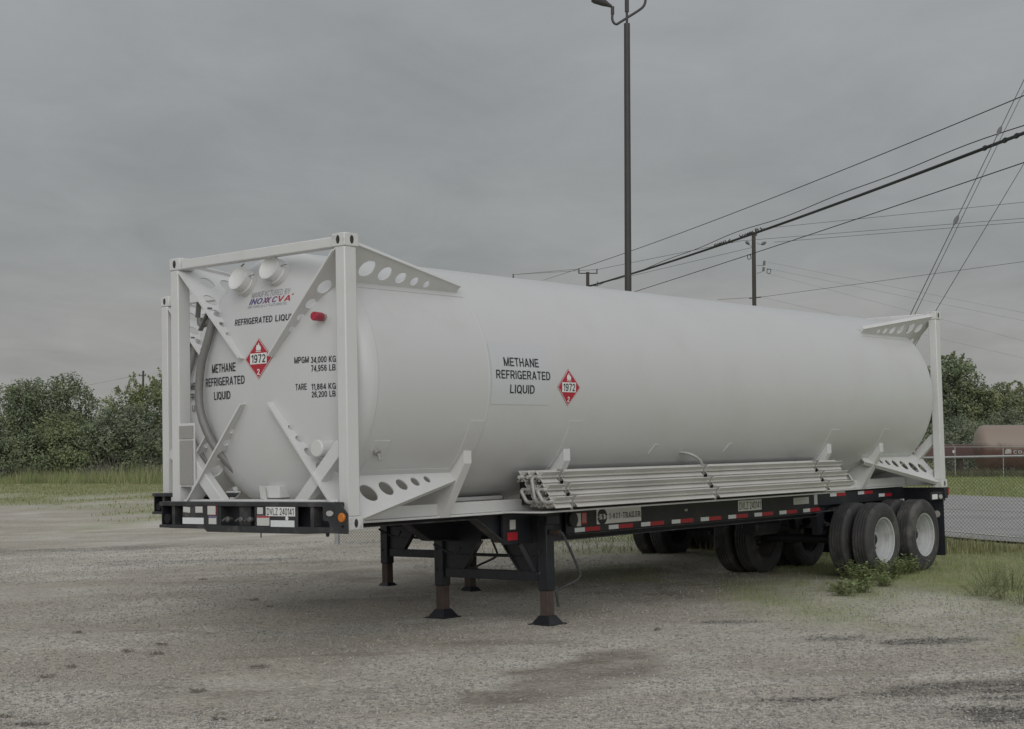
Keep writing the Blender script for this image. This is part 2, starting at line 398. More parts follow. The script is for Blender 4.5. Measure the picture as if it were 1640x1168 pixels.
#@@SETTING
# ------------------------------------------------------------------ setting: ground, road
def road_off(x, y):           # signed distance across the road from its centre line
    return ((x - 12.2)*2.5 + (y - 43.))/math.hypot(2.5, 1)
def grass_mask(x, y):
    yb = np.interp(x, [-40, -20, -8, -3, 0, 2, 3.2, 5, 7, 9, 14], [72, 70, 62, 47, 34, 27, 22.5, 17, 13.6, 12.2, 11.5])
    n = fbm(x*.35 + 3, y*.12 + 9, 4) - .5
    g = sstep(-4.5, 3.5, (y - yb)*np.where(x < -5, .3, .8) + n*19)
    # thin patches of weeds in the gravel
    g = np.maximum(g, .8*(1 - sstep(.3, 1., np.hypot((x + 12.6)/2.6, (y - 55)/4.5) + 1.3*(fbm(x*.8, y*.35 + 5, 4) - .5))))
    p = fbm(x*.6 + 40, y*.45 + 12, 4)
    g = np.maximum(g, .7*sstep(.55, .68, p)*sstep(.5, 6, x + y*.12 - 1.0)*sstep(11, 14, y))
    return np.clip(g, 0, 1)
def axis_pts(a, b, step, far0, far1, growth=1.13):
    mid = list(np.arange(a, b + 1e-6, step)); st = step; lo = []; x = a
    while x > far0: st *= growth; x -= st; lo.append(x)
    st = step; x = b; hi = []
    while x < far1: st *= growth; x += st; hi.append(x)
    return np.array(lo[::-1] + mid + hi)
gxs = axis_pts(-16, 16, .16, -1500, 1500); gys = axis_pts(7, 42, .16, -80, 3500)
XX, YY = np.meshgrid(gxs, gys)
ZZ = gz(XX, YY)
near = 1 - sstep(60, 120, np.abs(YY) + np.abs(XX)*.5)
ZZ = ZZ + near*(.035*(fbm(XX*.5, YY*.5, 4) - .5) + .012*(fbm(XX*2.7, YY*2.7, 3) - .5))
roadm = (np.abs(road_off(XX, YY)) < 11)
ZZ = np.where(roadm, gz(XX, YY) - .03, ZZ)
nx, ny = len(gxs), len(gys)
me = bpy.data.meshes.new('ground')
V = np.stack([XX, YY, ZZ], -1).reshape(-1, 3)
ii = (np.arange(ny - 1)[:, None]*nx + np.arange(nx - 1)[None]).ravel()
Q = np.stack([ii, ii + 1, ii + nx + 1, ii + nx], 1)
me.vertices.add(len(V)); me.vertices.foreach_set('co', V.ravel())
me.loops.add(Q.size); me.loops.foreach_set('vertex_index', Q.ravel().astype(np.int32))
me.polygons.add(len(Q)); me.polygons.foreach_set('loop_start', np.arange(0, Q.size, 4, dtype=np.int32))
me.polygons.foreach_set('use_smooth', np.ones(len(Q), bool)); me.update(); me.validate()
gm = grass_mask(XX, YY)
# dark damp wheel tracks and dirt, seen as streaks along the drive
ga = math.cos(rad(12)); gb = math.sin(rad(12))
along = XX*ga + YY*gb; across = -XX*gb + YY*ga
dirt = sstep(.50, .68, fbm(along*.16 + 5, across*.75 + 2, 5))
dirt = np.maximum(dirt*.6, sstep(.56, .66, fbm(along*.5 + 60, across*1.5 + 22, 5))*.6)
def blob(u, v, rx, ry, s=1., X_=None, Y_=None):
    X_ = XX if X_ is None else X_; Y_ = YY if Y_ is None else Y_
    c = G(u, v); d = np.hypot((X_ - c.x)/rx, (Y_ - c.y)/ry) + 1.7*(fbm(X_*2.6 + u, Y_*2.6, 5) - .5)
    return s*(1 - sstep(.45, 1., d))
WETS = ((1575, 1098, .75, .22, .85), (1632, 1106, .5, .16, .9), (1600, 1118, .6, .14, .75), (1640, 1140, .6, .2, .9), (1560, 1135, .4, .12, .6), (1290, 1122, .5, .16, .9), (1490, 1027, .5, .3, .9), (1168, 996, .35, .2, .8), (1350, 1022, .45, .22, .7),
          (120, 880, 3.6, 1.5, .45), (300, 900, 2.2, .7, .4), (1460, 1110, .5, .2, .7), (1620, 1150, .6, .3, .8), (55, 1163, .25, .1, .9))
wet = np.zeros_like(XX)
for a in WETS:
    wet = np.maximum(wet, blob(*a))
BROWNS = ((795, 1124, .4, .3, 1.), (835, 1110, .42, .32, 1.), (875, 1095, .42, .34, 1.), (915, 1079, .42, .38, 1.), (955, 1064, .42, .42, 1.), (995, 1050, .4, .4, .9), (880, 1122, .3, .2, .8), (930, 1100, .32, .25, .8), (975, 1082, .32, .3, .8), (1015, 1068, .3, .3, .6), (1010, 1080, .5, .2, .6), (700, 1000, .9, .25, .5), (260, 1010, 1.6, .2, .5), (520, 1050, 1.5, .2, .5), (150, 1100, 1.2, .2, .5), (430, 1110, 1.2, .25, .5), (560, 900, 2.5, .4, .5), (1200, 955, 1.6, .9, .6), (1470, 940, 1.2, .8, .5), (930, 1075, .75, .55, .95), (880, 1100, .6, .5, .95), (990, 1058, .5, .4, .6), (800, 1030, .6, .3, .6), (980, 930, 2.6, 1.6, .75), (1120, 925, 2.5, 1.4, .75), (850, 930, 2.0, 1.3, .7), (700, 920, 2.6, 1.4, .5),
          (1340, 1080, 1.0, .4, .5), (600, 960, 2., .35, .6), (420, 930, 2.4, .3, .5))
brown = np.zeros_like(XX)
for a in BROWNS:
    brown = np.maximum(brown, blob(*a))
white = sstep(.55, .72, fbm(XX*.45 + 80, YY*.33 + 7, 4))
for nm, arr in (('grass', gm), ('dirt', dirt), ('rut', brown), ('wet', wet), ('white', white)):
    at_ = me.attributes.new(nm, 'FLOAT', 'POINT'); at_.data.foreach_set('value', arr.ravel().astype(np.float32))
ground = bpy.data.objects.new('ground', me); COL.objects.link(ground); tag(ground, 'gravel yard with worn tracks and grass around it', 'ground', kind='structure')
gmM = bpy.data.materials.new('gravel and turf'); gmM.use_nodes = True; t = gmM.node_tree; b = t.nodes['Principled BSDF']
b.inputs['Roughness'].default_value = .95; b.inputs['Specular IOR Level'].default_value = .2
def gn(tp, **k):
    n = t.nodes.new(tp)
    for a, c in k.items(): n.inputs[a].default_value = c
    return n
def attr(nm):
    n = t.nodes.new('ShaderNodeAttribute'); n.attribute_name = nm; return n.outputs['Fac']
def rgbmix(f, a, c, mode='MIX'):
    n = t.nodes.new('ShaderNodeMix'); n.data_type = 'RGBA'; n.blend_type = mode; n.clamp_factor = True
    for i, v in ((0, f), (6, a), (7, c)):
        if isinstance(v, tuple): n.inputs[i].default_value = (*v, 1)
        elif isinstance(v, float): n.inputs[i].default_value = v
        else: t.links.new(v, n.inputs[i])
    return n.outputs[2]
def mrange(s, a, b_, c, d):
    n = gn('ShaderNodeMapRange'); t.links.new(s, n.inputs[0])
    for i, v in enumerate((a, b_, c, d)): n.inputs[i + 1].default_value = v
    return n.outputs[0]
geo = t.nodes.new('ShaderNodeTexCoord'); P = geo.outputs['Object']
v1 = gn('ShaderNodeTexVoronoi', Scale=26.); t.links.new(P, v1.inputs['Vector'])
v2 = gn('ShaderNodeTexVoronoi', Scale=60.); t.links.new(P, v2.inputs['Vector'])
nA = gn('ShaderNodeTexNoise', Scale=9., Detail=8., Roughness=.7); t.links.new(P, nA.inputs['Vector'])
nB = gn('ShaderNodeTexNoise', Scale=1.3, Detail=8., Roughness=.65); t.links.new(P, nB.inputs['Vector'])
nC = gn('ShaderNodeTexNoise', Scale=17., Detail=5., Roughness=.8); t.links.new(P, nC.inputs['Vector'])
stone = rgbmix(v1.outputs['Color'], (.38, .355, .305), (.76, .722, .645))
stone = rgbmix(mrange(v2.outputs['Distance'], .25, .6, 0., .55), stone, (.31, .29, .25))
stone = rgbmix(mrange(v1.outputs['Distance'], .35, .62, 0., .6), stone, (.25, .233, .20))
stone = rgbmix(mrange(nA.outputs[0], .38, .72, 0., .6), stone, (.40, .365, .305))
stone = rgbmix(mrange(nB.outputs[0], .4, .7, 0., .45), stone, (.64, .605, .535))
stone = rgbmix(mrange(nC.outputs[0], .50, .68, 0., .8), stone, (.27, .252, .218))
stone = rgbmix(mrange(nC.outputs[0], .49, .32, 0., .6), stone, (.74, .705, .635))
m_ = t.nodes.new('ShaderNodeMath'); m_.operation = 'MULTIPLY'; t.links.new(attr('white'), m_.inputs[0]); m_.inputs[1].default_value = .35
stone = rgbmix(m_.outputs[0], stone, (.72, .69, .625))
dcol = rgbmix(mrange(nC.outputs[0], .35, .65, 0., 1.), (.42, .365, .295), (.235, .20, .158))
m_ = t.nodes.new('ShaderNodeMath'); m_.operation = 'MULTIPLY'; t.links.new(attr('dirt'), m_.inputs[0]); t.links.new(mrange(nA.outputs[0], .2, .6, 1., .55), m_.inputs[1])
c = rgbmix(m_.outputs[0], stone, dcol)
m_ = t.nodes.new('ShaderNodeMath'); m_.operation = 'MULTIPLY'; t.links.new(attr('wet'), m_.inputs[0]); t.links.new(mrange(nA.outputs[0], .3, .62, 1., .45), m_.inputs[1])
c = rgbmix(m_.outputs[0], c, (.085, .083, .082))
nG = gn('ShaderNodeTexNoise', Scale=2.2, Detail=10., Roughness=.75); t.links.new(P, nG.inputs['Vector'])
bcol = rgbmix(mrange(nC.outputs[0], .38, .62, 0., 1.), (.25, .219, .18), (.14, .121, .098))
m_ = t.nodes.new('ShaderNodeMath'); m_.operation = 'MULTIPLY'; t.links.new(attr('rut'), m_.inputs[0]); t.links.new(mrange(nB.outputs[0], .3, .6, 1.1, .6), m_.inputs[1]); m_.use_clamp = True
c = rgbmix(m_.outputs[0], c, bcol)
gcol = rgbmix(mrange(nG.outputs[0], .3, .7, 0., 1.), (.19, .225, .10), (.32, .345, .17))
gcol = rgbmix(mrange(nB.outputs[0], .5, .75, 0., .6), gcol, (.38, .34, .24))
m_ = t.nodes.new('ShaderNodeMath'); m_.operation = 'MULTIPLY'; t.links.new(attr('grass'), m_.inputs[0]); t.links.new(mrange(nG.outputs[0], .25, .65, .55, 1.25), m_.inputs[1]); m_.use_clamp = True
c = rgbmix(m_.outputs[0], c, gcol)
gsc = t.nodes.new('ShaderNodeVectorMath'); gsc.operation = 'SCALE'; gsc.inputs['Scale'].default_value = 1.15
t.links.new(c, gsc.inputs[0]); t.links.new(gsc.outputs[0], b.inputs['Base Color'])
hs = t.nodes.new('ShaderNodeMath'); hs.operation = 'ADD'; t.links.new(mrange(v1.outputs['Distance'], 0., .6, 1., 0.), hs.inputs[0]); t.links.new(nA.outputs[0], hs.inputs[1])
bp_ = gn('ShaderNodeBump', Strength=.9, Distance=.025); t.links.new(hs.outputs[0], bp_.inputs['Height']); t.links.new(bp_.outputs[0], b.inputs['Normal'])
me.materials.append(gmM)

def strip(name, o0, o1, dz, m, t0=-140, t1=16, step=4, dash=None):
    mb = MB(); d = Vector((1, -2.5, 0)).normalized(); nrm = Vector((2.5, 1, 0)).normalized()
    ks = np.arange(t0, t1 + .1, step)
    prev = None
    for i, k in enumerate(ks):
        row = [Vector((12.2, 43, 0)) + d*float(k) + nrm*o for o in np.linspace(o0, o1, 7)]
        row = [(p.x, p.y, float(gz(p.x, p.y)) + dz) for p in row]
        if prev is not None: mb.add(prev + row, [(j, j + 1, 8 + j, 7 + j) for j in range(6)])
        prev = row
    return mb.build(name, m)
o = strip('road', -8.6, 9.2, .012, MROAD); tag(o, 'pale grey asphalt road beyond the chain link fence', 'road', kind='structure')
o = strip('road_marking', -.12, .0, .018, MLINE); tag(o, 'thin painted centre line along the road', 'road marking', kind='structure')
o = strip('road_edge_line', -7.75, -7.62, .018, MLINE); tag(o, 'thin painted line along the near edge of the road', 'road marking', kind='structure')

# stones lying loose on the yard
def bulk(name, V, Fc, m, tint=None, nper=3, kind='stuff', label=None, cat=None, parent=None):
    me = bpy.data.meshes.new(name); V = np.asarray(V, np.float32); Fc = np.asarray(Fc, np.int32)
    me.vertices.add(len(V)); me.vertices.foreach_set('co', V.ravel())
    me.loops.add(Fc.size); me.loops.foreach_set('vertex_index', Fc.ravel())
    me.polygons.add(len(Fc)); me.polygons.foreach_set('loop_start', np.arange(0, Fc.size, nper, dtype=np.int32))
    me.update(); me.validate()
    if tint is not None:
        a = me.color_attributes.new('tint', 'FLOAT_COLOR', 'POINT')
        a.data.foreach_set('color', np.concatenate([tint, np.ones((len(tint), 1))], 1).astype(np.float32).ravel())
    me.materials.append(m)
    o = bpy.data.objects.new(name, me); COL.objects.link(o)
    if parent: o.parent = parent
    if kind: o['kind'] = kind
    if label: o['label'] = label
    if cat: o['category'] = cat
    return o
MSTONE = mat('loose stone', (.4, .39, .36), .9, tint=True)
nS = 150000
sy = 8.6 + 24*rng.random(nS)**1.7; sx = (rng.random(nS)*2 - 1)*(.345*sy + .5)
gs = grass_mask(sx, sy); bare = np.zeros(nS); wetS = np.zeros(nS)
for a in BROWNS: bare = np.maximum(bare, blob(*a, X_=sx, Y_=sy))
for a in WETS: wetS = np.maximum(wetS, blob(*a, X_=sx, Y_=sy))
keep = (rng.random(nS) > gs*.97) & (rng.random(nS) > .93*bare) & (fbm(sx*.45 + 80, sy*.33 + 7, 4) + .5*fbm(sx*1.7, sy*1.2 + 4, 3) + .35*rng.random(nS) > .80)
wetS = wetS[keep]
sx, sy = sx[keep], sy[keep]; nS = len(sx)
r = .0055 + .011*rng.random(nS)**2.2
octv = np.array([(1, 0, 0), (-1, 0, 0), (0, 1, 0), (0, -1, 0), (0, 0, 1), (0, 0, -1)], float)
octf = np.array([(0, 2, 4), (2, 1, 4), (1, 3, 4), (3, 0, 4), (2, 0, 5), (1, 2, 5), (3, 1, 5), (0, 3, 5)])
sv = octv[None]*(r[:, None, None]*(.6 + .8*rng.random((nS, 6, 1)))); sv[:, :, 2] *= .6
an = rng.random(nS)*6.28; ca, sa = np.cos(an)[:, None], np.sin(an)[:, None]
SVx = sv[:, :, 0]*ca - sv[:, :, 1]*sa + sx[:, None]; SVy = sv[:, :, 0]*sa + sv[:, :, 1]*ca + sy[:, None]
zb = gz(sx, sy) + .035*(fbm(sx*.5, sy*.5, 4) - .5) + .012*(fbm(sx*2.7, sy*2.7, 3) - .5)
SVz = sv[:, :, 2] + (zb + r*.25)[:, None]
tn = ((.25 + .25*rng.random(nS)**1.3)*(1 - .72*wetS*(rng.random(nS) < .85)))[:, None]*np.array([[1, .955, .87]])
bulk('gravel_stones', np.stack([SVx, SVy, SVz], -1).reshape(-1, 3), (octf[None] + 6*np.arange(nS)[:, None, None]).reshape(-1, 3), MSTONE, np.repeat(tn, 6, 0),
     label='loose pale gravel stones scattered over the yard', cat='gravel')

# grass
def blades(x, y, h, w, col, lean=.35, segs=1):
    n = len(x); a = rng.random(n)*6.28; dx, dy = np.cos(a)*w/2, np.sin(a)*w/2
    z = gz(x, y); la = rng.random(n)*6.28; ll = lean*h*rng.random(n)
    p0 = np.stack([x - dx, y - dy, z - .01], -1); p1 = np.stack([x + dx, y + dy, z - .01], -1)
    p2 = np.stack([x + np.cos(la)*ll, y + np.sin(la)*ll, z + h], -1)
    return np.stack([p0, p1, p2], 1).reshape(-1, 3), np.repeat(col, 3, 0)
def gcols(n, a, b, dry=None, fdry=0.):
    k = rng.random((n, 1)); c = np.array([a])*(1 - k) + np.array([b])*k
    if dry is not None:
        s = rng.random(n) < fdry; c[s] = np.array(dry)*(.7 + .6*rng.random((s.sum(), 1)))
    return c
VV = []; TT = []
def addb(n, xr, yr, hr, w, cols, maskpow=1.5, mask=None):
    y = yr[0] + (yr[1] - yr[0])*rng.random(n); x = xr[0] + (xr[1] - xr[0])*rng.random(n)
    k = rng.random(n) < (grass_mask(x, y) if mask is None else mask(x, y))**maskpow
    k &= np.abs(road_off(x, y)) > 9.6
    x, y = x[k], y[k]; nn = len(x)
    h = hr[0] + (hr[1] - hr[0])*rng.random(nn)**1.6
    h = h*(.5 + fbm(x*.8, y*.8, 3))
    v, c = blades(x, y, h, w*(.7 + .6*rng.random(nn)), cols(nn)); VV.append(v); TT.append(c)
GL, GH, GD = (.175, .225, .09), (.29, .345, .15), (.40, .36, .23)
addb(150000, (0, 12.5), (11, 30), (.012, .075), .007, lambda n: gcols(n, GL, GH, GD, .4))
addb(26000, (-3, 12.5), (26, 40), (.04, .20), .014, lambda n: gcols(n, GL, (.2, .21, .085), GD, .35), 1.0)
addb(16000, (4, 12.5), (25, 30.5), (.06, .26), .012, lambda n: gcols(n, (.13, .15, .06), (.25, .26, .12), GD, .35), 1.0)
addb(70000, (-40, -6), (46, 108), (.02, .12), .03, lambda n: gcols(n, (.15, .165, .06), (.24, .245, .10), GD, .25))
addb(60000, (8, 60), (48, 108), (.04, .2), .04, lambda n: gcols(n, (.20, .25, .09), (.32, .37, .15), GD, .1))
Vg = np.concatenate(VV); Tg = np.concatenate(TT)
bulk('grass', Vg, np.arange(len(Vg)).reshape(-1, 3), MGRA, Tg, label='rough grass along the yard edge and the road verges', cat='grass')
# tall grass belt in front of the left thicket
n = 21000; y = 107 + 8*rng.random(n); x = -48 + 52*rng.random(n)
h = (.35 + 1.0*rng.random(n)**1.5)*(.1 + 1.6*fbm(x*.22, y*.3, 4))
v, c_ = blades(x, y, h, .045*np.ones(n), gcols(n, (.21, .25, .115), (.32, .36, .17), (.44, .39, .25), .18), .45)
bulk('tall_grass', v, np.arange(len(v)).reshape(-1, 3), MGRA, c_, label='belt of tall unmown grass in front of the thicket', cat='tall grass')
n = 15000; y = 101 + 7*rng.random(n); x = 20 + 40*rng.random(n)
h = (.15 + .5*rng.random(n))*(.3 + 1.0*fbm(x*.35, y*.3, 3))
v, c_ = blades(x, y, h, .05*np.ones(n), gcols(n, (.10, .12, .06), (.2, .21, .12), (.24, .2, .14), .3), .3)
bulk('verge_grass', v, np.arange(len(v)).reshape(-1, 3), MGRA, c_, label='uneven grass along the far fence across the road', cat='grass')
#@@CONTAINER
# ------------------------------------------------------------------ tank container (own axes: x to the rear, y across, z up)
H, LEN, WID = 2.591, 12.192, 2.438
TR, TZ, TY = 1.2, 1.36, 1.219
XA, XS, XE, XB = .06, .40, 11.83, 12.12        # dome apex, seam, rear seam, rear apex
def dome(y, z, off=0.):
    r_ = min(math.hypot(y - TY, z - TZ), TR); return XS - (XS - XA)*math.sqrt(max(0, 1 - (r_/TR)**2.6)) - off
def side(x, z, off=0.):
    r_ = TR + off; s = max(-1, min(1, (z - TZ)/TR)); a = math.asin(s)
    return (x, TY - r_*math.cos(a), TZ + r_*math.sin(a))
tc1 = empty('tank_container', M1)
tag(tc1, 'white tank container on the nearer trailer, its front end frame and lettering fully in view', 'tank container', 'tank containers on chassis')
prof = []
for i in range(25):
    r_ = TR*math.sin(math.pi/2*i/24) if i else 0.002
    prof.append((XS - (XS - XA)*math.sqrt(max(0, 1 - (r_/TR)**2.6)), r_))
ring = [(x, TR) for x in np.linspace(.6, 11.6, 12)]
rear = [(XE + (XB - XE)*math.sqrt(max(0, 1 - (r_/TR)**2.6)), r_) for _, r_ in prof[::-1]]
tank = MB().lathe(prof + ring + rear, (0, TY, TZ), (1, 0, 0), 128).build('tank', MW, tc1, smooth=40)
for xw in (.405, 1.93):
    MB().lathe([(-.016, TR - .001), (-.008, TR + .002), (.008, TR + .002), (.016, TR - .001)], (xw, TY, TZ), (1, 0, 0), 128, closed=True).build('weld_seam', MW, tank)
def curved_pad(mb, x0, x1, a0, a1, th=.007, sgn=-1):
    """doubler plate on the shell; angles from horizontal, sgn -1 near side"""
    k = 14; vs = []; fs = []
    for i in range(k + 1):
        a = a0 + (a1 - a0)*i/k
        for x_ in (x0, x1):
            for r_ in (TR - .004, TR + th):
                vs.append((x_, TY + sgn*r_*math.cos(a), TZ + r_*math.sin(a)))
    for i in range(k):
        b_ = 4*i
        fs += [(b_ + 1, b_ + 3, b_ + 7, b_ + 5), (b_, b_ + 1, b_ + 5, b_ + 4), (b_ + 2, b_ + 6, b_ + 7, b_ + 3)]
    fs += [(0, 2, 3, 1), (4*k, 4*k + 1, 4*k + 3, 4*k + 2)]
    mb.add(vs, fs)
# end frames
def casting(x0, y0, z0, post):
    X = (x0, x0 + .178); Y = (y0, y0 + .162); Z = (z0, z0 + .118)
    c_ = MB().box(*X, *Y, *Z).build('corner_casting', MCAST, post, bevel=.008)
    def slot(cx, cy, cz, ax):
        pts = [(.022*math.cos(2*math.pi*i/20), .038*math.sin(2*math.pi*i/20)) for i in range(20)]
        if ax == 'y': MB().prism([(cx + p[0], cz + p[1]) for p in pts], 1, cy - .002, cy + .002).build('casting_slot', MSLOT, post)
        else: MB().prism([(cy + p[0], cz + p[1]) for p in pts], 0, cx - .002, cx + .002).build('casting_slot', MSLOT, post)
    slot(x0 + .089, y0 if y0 < 1 else y0 + .162, z0 + .059, 'y')
    slot(x0 if x0 < 1 else x0 + .178, y0 + .081, z0 + .059, 'x')
MCAST = mat('scuffed casting paint', (.63, .635, .63), .5, var=.05, scale=9, dirt=(.24, .19, .15), dirt_amt=.6, dirt_scale=11, bump=.1, bscale=30)
MSLOT = mat('casting hole shade', (.035, .034, .032), .8, var=.5, scale=30)  # flat ovals on the solid casting, the shade inside its holes put into colour
for ex in (0, 1):
    x0 = 0 if ex == 0 else LEN - .178
    for sy in (0, 1):
        y0 = 0 if sy == 0 else WID - .162
        post = MB().box(x0 + .006, x0 + .150, (y0 + .008) if y0 < 1 else (y0 + .036), (y0 + .126) if y0 < 1 else (y0 + .154), .118, H - .118).build('corner_post', MF, tc1, bevel=.01)
        casting(x0, y0, 0, post); casting(x0, y0, H - .118, post)
    bx0 = .02 if ex == 0 else LEN - .13
    MB().box(bx0, bx0 + .11, .162, WID - .162, H - .115, H - .022).build('top_beam', MF, tc1, bevel=.01)
    MB().box(bx0, bx0 + .13, .162, WID - .162, .03, .262).build('bottom_beam', MF, tc1, bevel=.008)
    for sy in (0, 1):
        yy = (lambda a: a) if sy == 0 else (lambda a: WID - a)
        xx = .075 if ex == 0 else LEN - .075
        MB().beam((xx, yy(.13), .74), (xx, yy(.70), .20), .09, .125, up=(0, 0, 1)).build('diagonal_strut', MF, tc1, bevel=.006)
# corner gussets: flat plates in the diagonal planes between the end frame corners and the shell
for ex in (0, 1):
    for sy in (0, 1):
        for sz in (0, 1):
            cy, cz = .075, (.075 if sz == 0 else H - .075)
            d = Vector((TY - cy, TZ - cz)); T = d.length; d = d/T
            tS = T - TR - .003
            tip = T - .285
            sx_ = 1.86
            out = [(.004, .10), (.03, 0), (.17, 0), (sx_, tS - .075), (sx_, tS)]
            out += [(XS + .05 + (sx_ - XS - .1)*k, tS) for k in (.66, .33, 0)]
            for i in range(16):
                t_ = tS + (tip - tS)*i/15
                r_ = T - t_ - .003
                out.append((XS - (XS - XA)*math.sqrt(max(0, 1 - (r_/TR)**2.6)) if r_ < TR else XS, t_))
            out += [(.004, tip - .005)]
            holes = [((.27, .215 + .02), .082), ((.52, .255), .093), ((.775, .292), .078), ((1.005, .322), .063), ((1.205, .345), .049), ((1.385, .365), .038)]
            k_ = tS/.43
            holes = [((a, b_*k_), r_*min(k_, 1.05)) for (a, b_), r_ in holes]
            holes += [((.155, tS*1.18), .075), ((.118, tS*1.18 + .20), .055), ((.094, tS*1.18 + .36), .040), ((.078, tS*1.18 + .50), .030)]
            if sz == 0: holes = [h_ for h_ in holes]
            nrm = Vector((0, -d.y, d.x))
            def tm(s, t_, n_, cy=cy, cz=cz, d=d, nrm=nrm, ex=ex, sy=sy):
                y_ = cy + d.x*t_ + nrm.y*n_; z_ = cz + d.y*t_ + nrm.z*n_
                return (s if ex == 0 else LEN - s, y_ if sy == 0 else WID - y_, z_)
            g = MB(); g.add(*sheet(out, holes, .012, tm))
            def flange(a, b_, w_, o):
                a = Vector(a); b_ = Vector(b_); dd = (b_ - a).normalized(); pp = Vector((dd.y, -dd.x))
                q = []
                for P_ in (a, b_):
                    for e_ in (0, .010):
                        for n_ in (-w_*(.25), w_*.75):
                            pt = P_ + pp*e_; q.append(tm(pt.x, pt.y, n_*o))
                g.add(q, [(0, 1, 3, 2), (4, 6, 7, 5), (0, 4, 5, 1), (2, 3, 7, 6), (0, 2, 6, 4), (1, 5, 7, 3)])
            flange((.17, 0), (sx_, tS - .075), .055, 1 if sz == 1 else -1)
            flange((.004, tip - .005), (.004, .10), .018, 1 if sz == 1 else -1)
            g.build('corner_gusset', MF, tc1, smooth=30)
            pad = MB(); ang = math.atan2(cz - TZ, TY - cy)
            sg = -1 if sy == 0 else 1
            X0, X1 = (.44, sx_ + .05) if ex == 0 else (LEN - sx_ - .05, LEN - .44)
            curved_pad(pad, X0, X1, ang - .055, ang + .055, .006, sg); pad.build('doubler_plate', MW, tc1)
# bottom rails and saddles
for sy in (0, 1):
    yy = (lambda a: a) if sy == 0 else (lambda a: WID - a)
    ya, yb = sorted((yy(.58), yy(.72)))
    MB().box(.18, LEN - .18, ya, yb, .045, .16).build('bottom_rail', MF, tc1, bevel=.006)
    yc, yd = sorted((yy(.545), yy(.74)))
    MB().box(.17, LEN - .17, yc, yd, .022, .043).build('rail_flange', MF, tc1, bevel=.003)
for xs_ in (1.755, 3.315, 8.985, 10.50):
    for sy in (0, 1):
        yy = (lambda a: a) if sy == 0 else (lambda a: WID - a)
        poly = [(.225, .665), (.225, .545), (.53, .024), (1.05, .024)]
        a0, a1 = math.atan2(.024 + .16 - TZ, TY - 1.05), math.asin((.665 - TZ)/TR)
        for i in range(12):
            a = -1.43 + (a1 + 1.43)*i/11
            poly.append((TY - (TR - .003)*math.cos(a), TZ + (TR - .003)*math.sin(a)))
        sp = MB()
        sp.prism([(yy(p[0]), p[1]) for p in poly], 0, xs_ + .004, xs_ + .016)
        sp.prism([(yy(p[0]), p[1]) for p in poly], 0, xs_ + .094, xs_ + .106)
        for a, b_ in (((.221, .668), (.221, .545)), ((.221, .545), (.527, .022))):
            dy = .012
            sp.prism([(yy(a[0] - .001), a[1]), (yy(b_[0] - .001), b_[1]), (yy(b_[0] + dy), b_[1]), (yy(a[0] + dy), a[1])], 0, xs_, xs_ + .11)
        sp.prism([(yy(.221), .657), (yy(.221), .669), (yy(.262), .669), (yy(.262), .657)], 0, xs_, xs_ + .11)
        sp.build('saddle', MF, tc1, smooth=30, bevel=.002)
        pd = MB(); curved_pad(pd, xs_ - .05, xs_ + .16, -1.40, math.asin(((.955 if xs_ in (1.755, 3.315) else .86) - TZ)/TR), .008, -1 if sy == 0 else 1); pd.build('doubler_plate', MW, tc1)
for xq in (.50,):
    pd = MB(); curved_pad(pd, xq, xq + .20, -.84, math.asin((.775 - TZ)/TR), .008); pd.build('doubler_plate', MW, tc1)
for xq, zq in ((4.98, .70), (6.55, .70)):
    a = math.asin((zq - TZ)/TR); mb = MB()
    mb.tube([side(xq - .035, zq - .10, .001), side(xq - .012, zq - .02, .005), side(xq, zq, .005), side(xq + .06, zq, .001)], .005, 6)
    mb.build('grab_bracket', MW, tc1)
MB().tube([side(.56, .685, -.01), side(.56, .685, .05)], .03, 12).tube([side(.56, .685, .05), side(.565, .655, .10)], .016, 8).build('bleed_valve', MST, tc1)
# fittings on the front dome
def cap(y, z, r_, h_, bolts=True):
    x = dome(y, z); dn = Vector((-.93, (y - TY)*.10, .34)).normalized()
    b_ = Vector((x, y, z)) + dn*(-.08)
    o_ = MB().lathe([(0, r_*1.06), (h_*.62, r_*1.06), (h_*.64, r_*.99), (h_, r_*.99), (h_ + .003, r_*.97), (h_ - .004, r_*.93), (h_ - .028, r_*.60), (h_ - .034, .002)], b_, dn, 40).build('vent_cap', MF, tc1)
    u_ = dn.cross(Vector((0, 1, 0))).normalized(); w_ = dn.cross(u_)
    for i in range(4):
        a = math.pi/2*i + .2; dd = u_*math.cos(a) + w_*math.sin(a); p = b_ + dn*(h_*.8) + dd*(r_*.95)
        MB().tube([p, p + dd*.05], .006, 6).beam(p + dd*.035 - w_*.02, p + dd*.06 + w_*.02, .005, .014, up=dn).build('wing_bolt', MST, o_)
cap(1.475, 2.275, .118, .22); cap(1.06, 2.335, .118, .22)
x = dome(.54, 1.88)
MB().tube([(x + .05, .455, 1.885), (x - .12, .415, 1.885)], .034, 16).build('valve_stub', MST, tc1)
MB().lathe([(0, .040), (.11, .040), (.118, .034)], (x - .02, .435, 1.885), Vector((-1, -.22, 0)).normalized(), 20).build('valve_cap', MCAP, tc1)
x = dome(.45, .715)
MB().lathe([(0, .078), (.19, .078), (.20, .07)], (x + .04, .43, .715), (-1, 0, 0), 24).build('manway_stub', MF, tc1)
MB().box(.12, .42, 1.02, 1.22, .275, .385).build('earth_box', MF, tc1, bevel=.004)
MB().prism([(1.17, .255), (1.255, .272), (1.278, .392), (1.195, .378)], 0, .10, .103).build('inspection_tag', MPAPER, tc1)
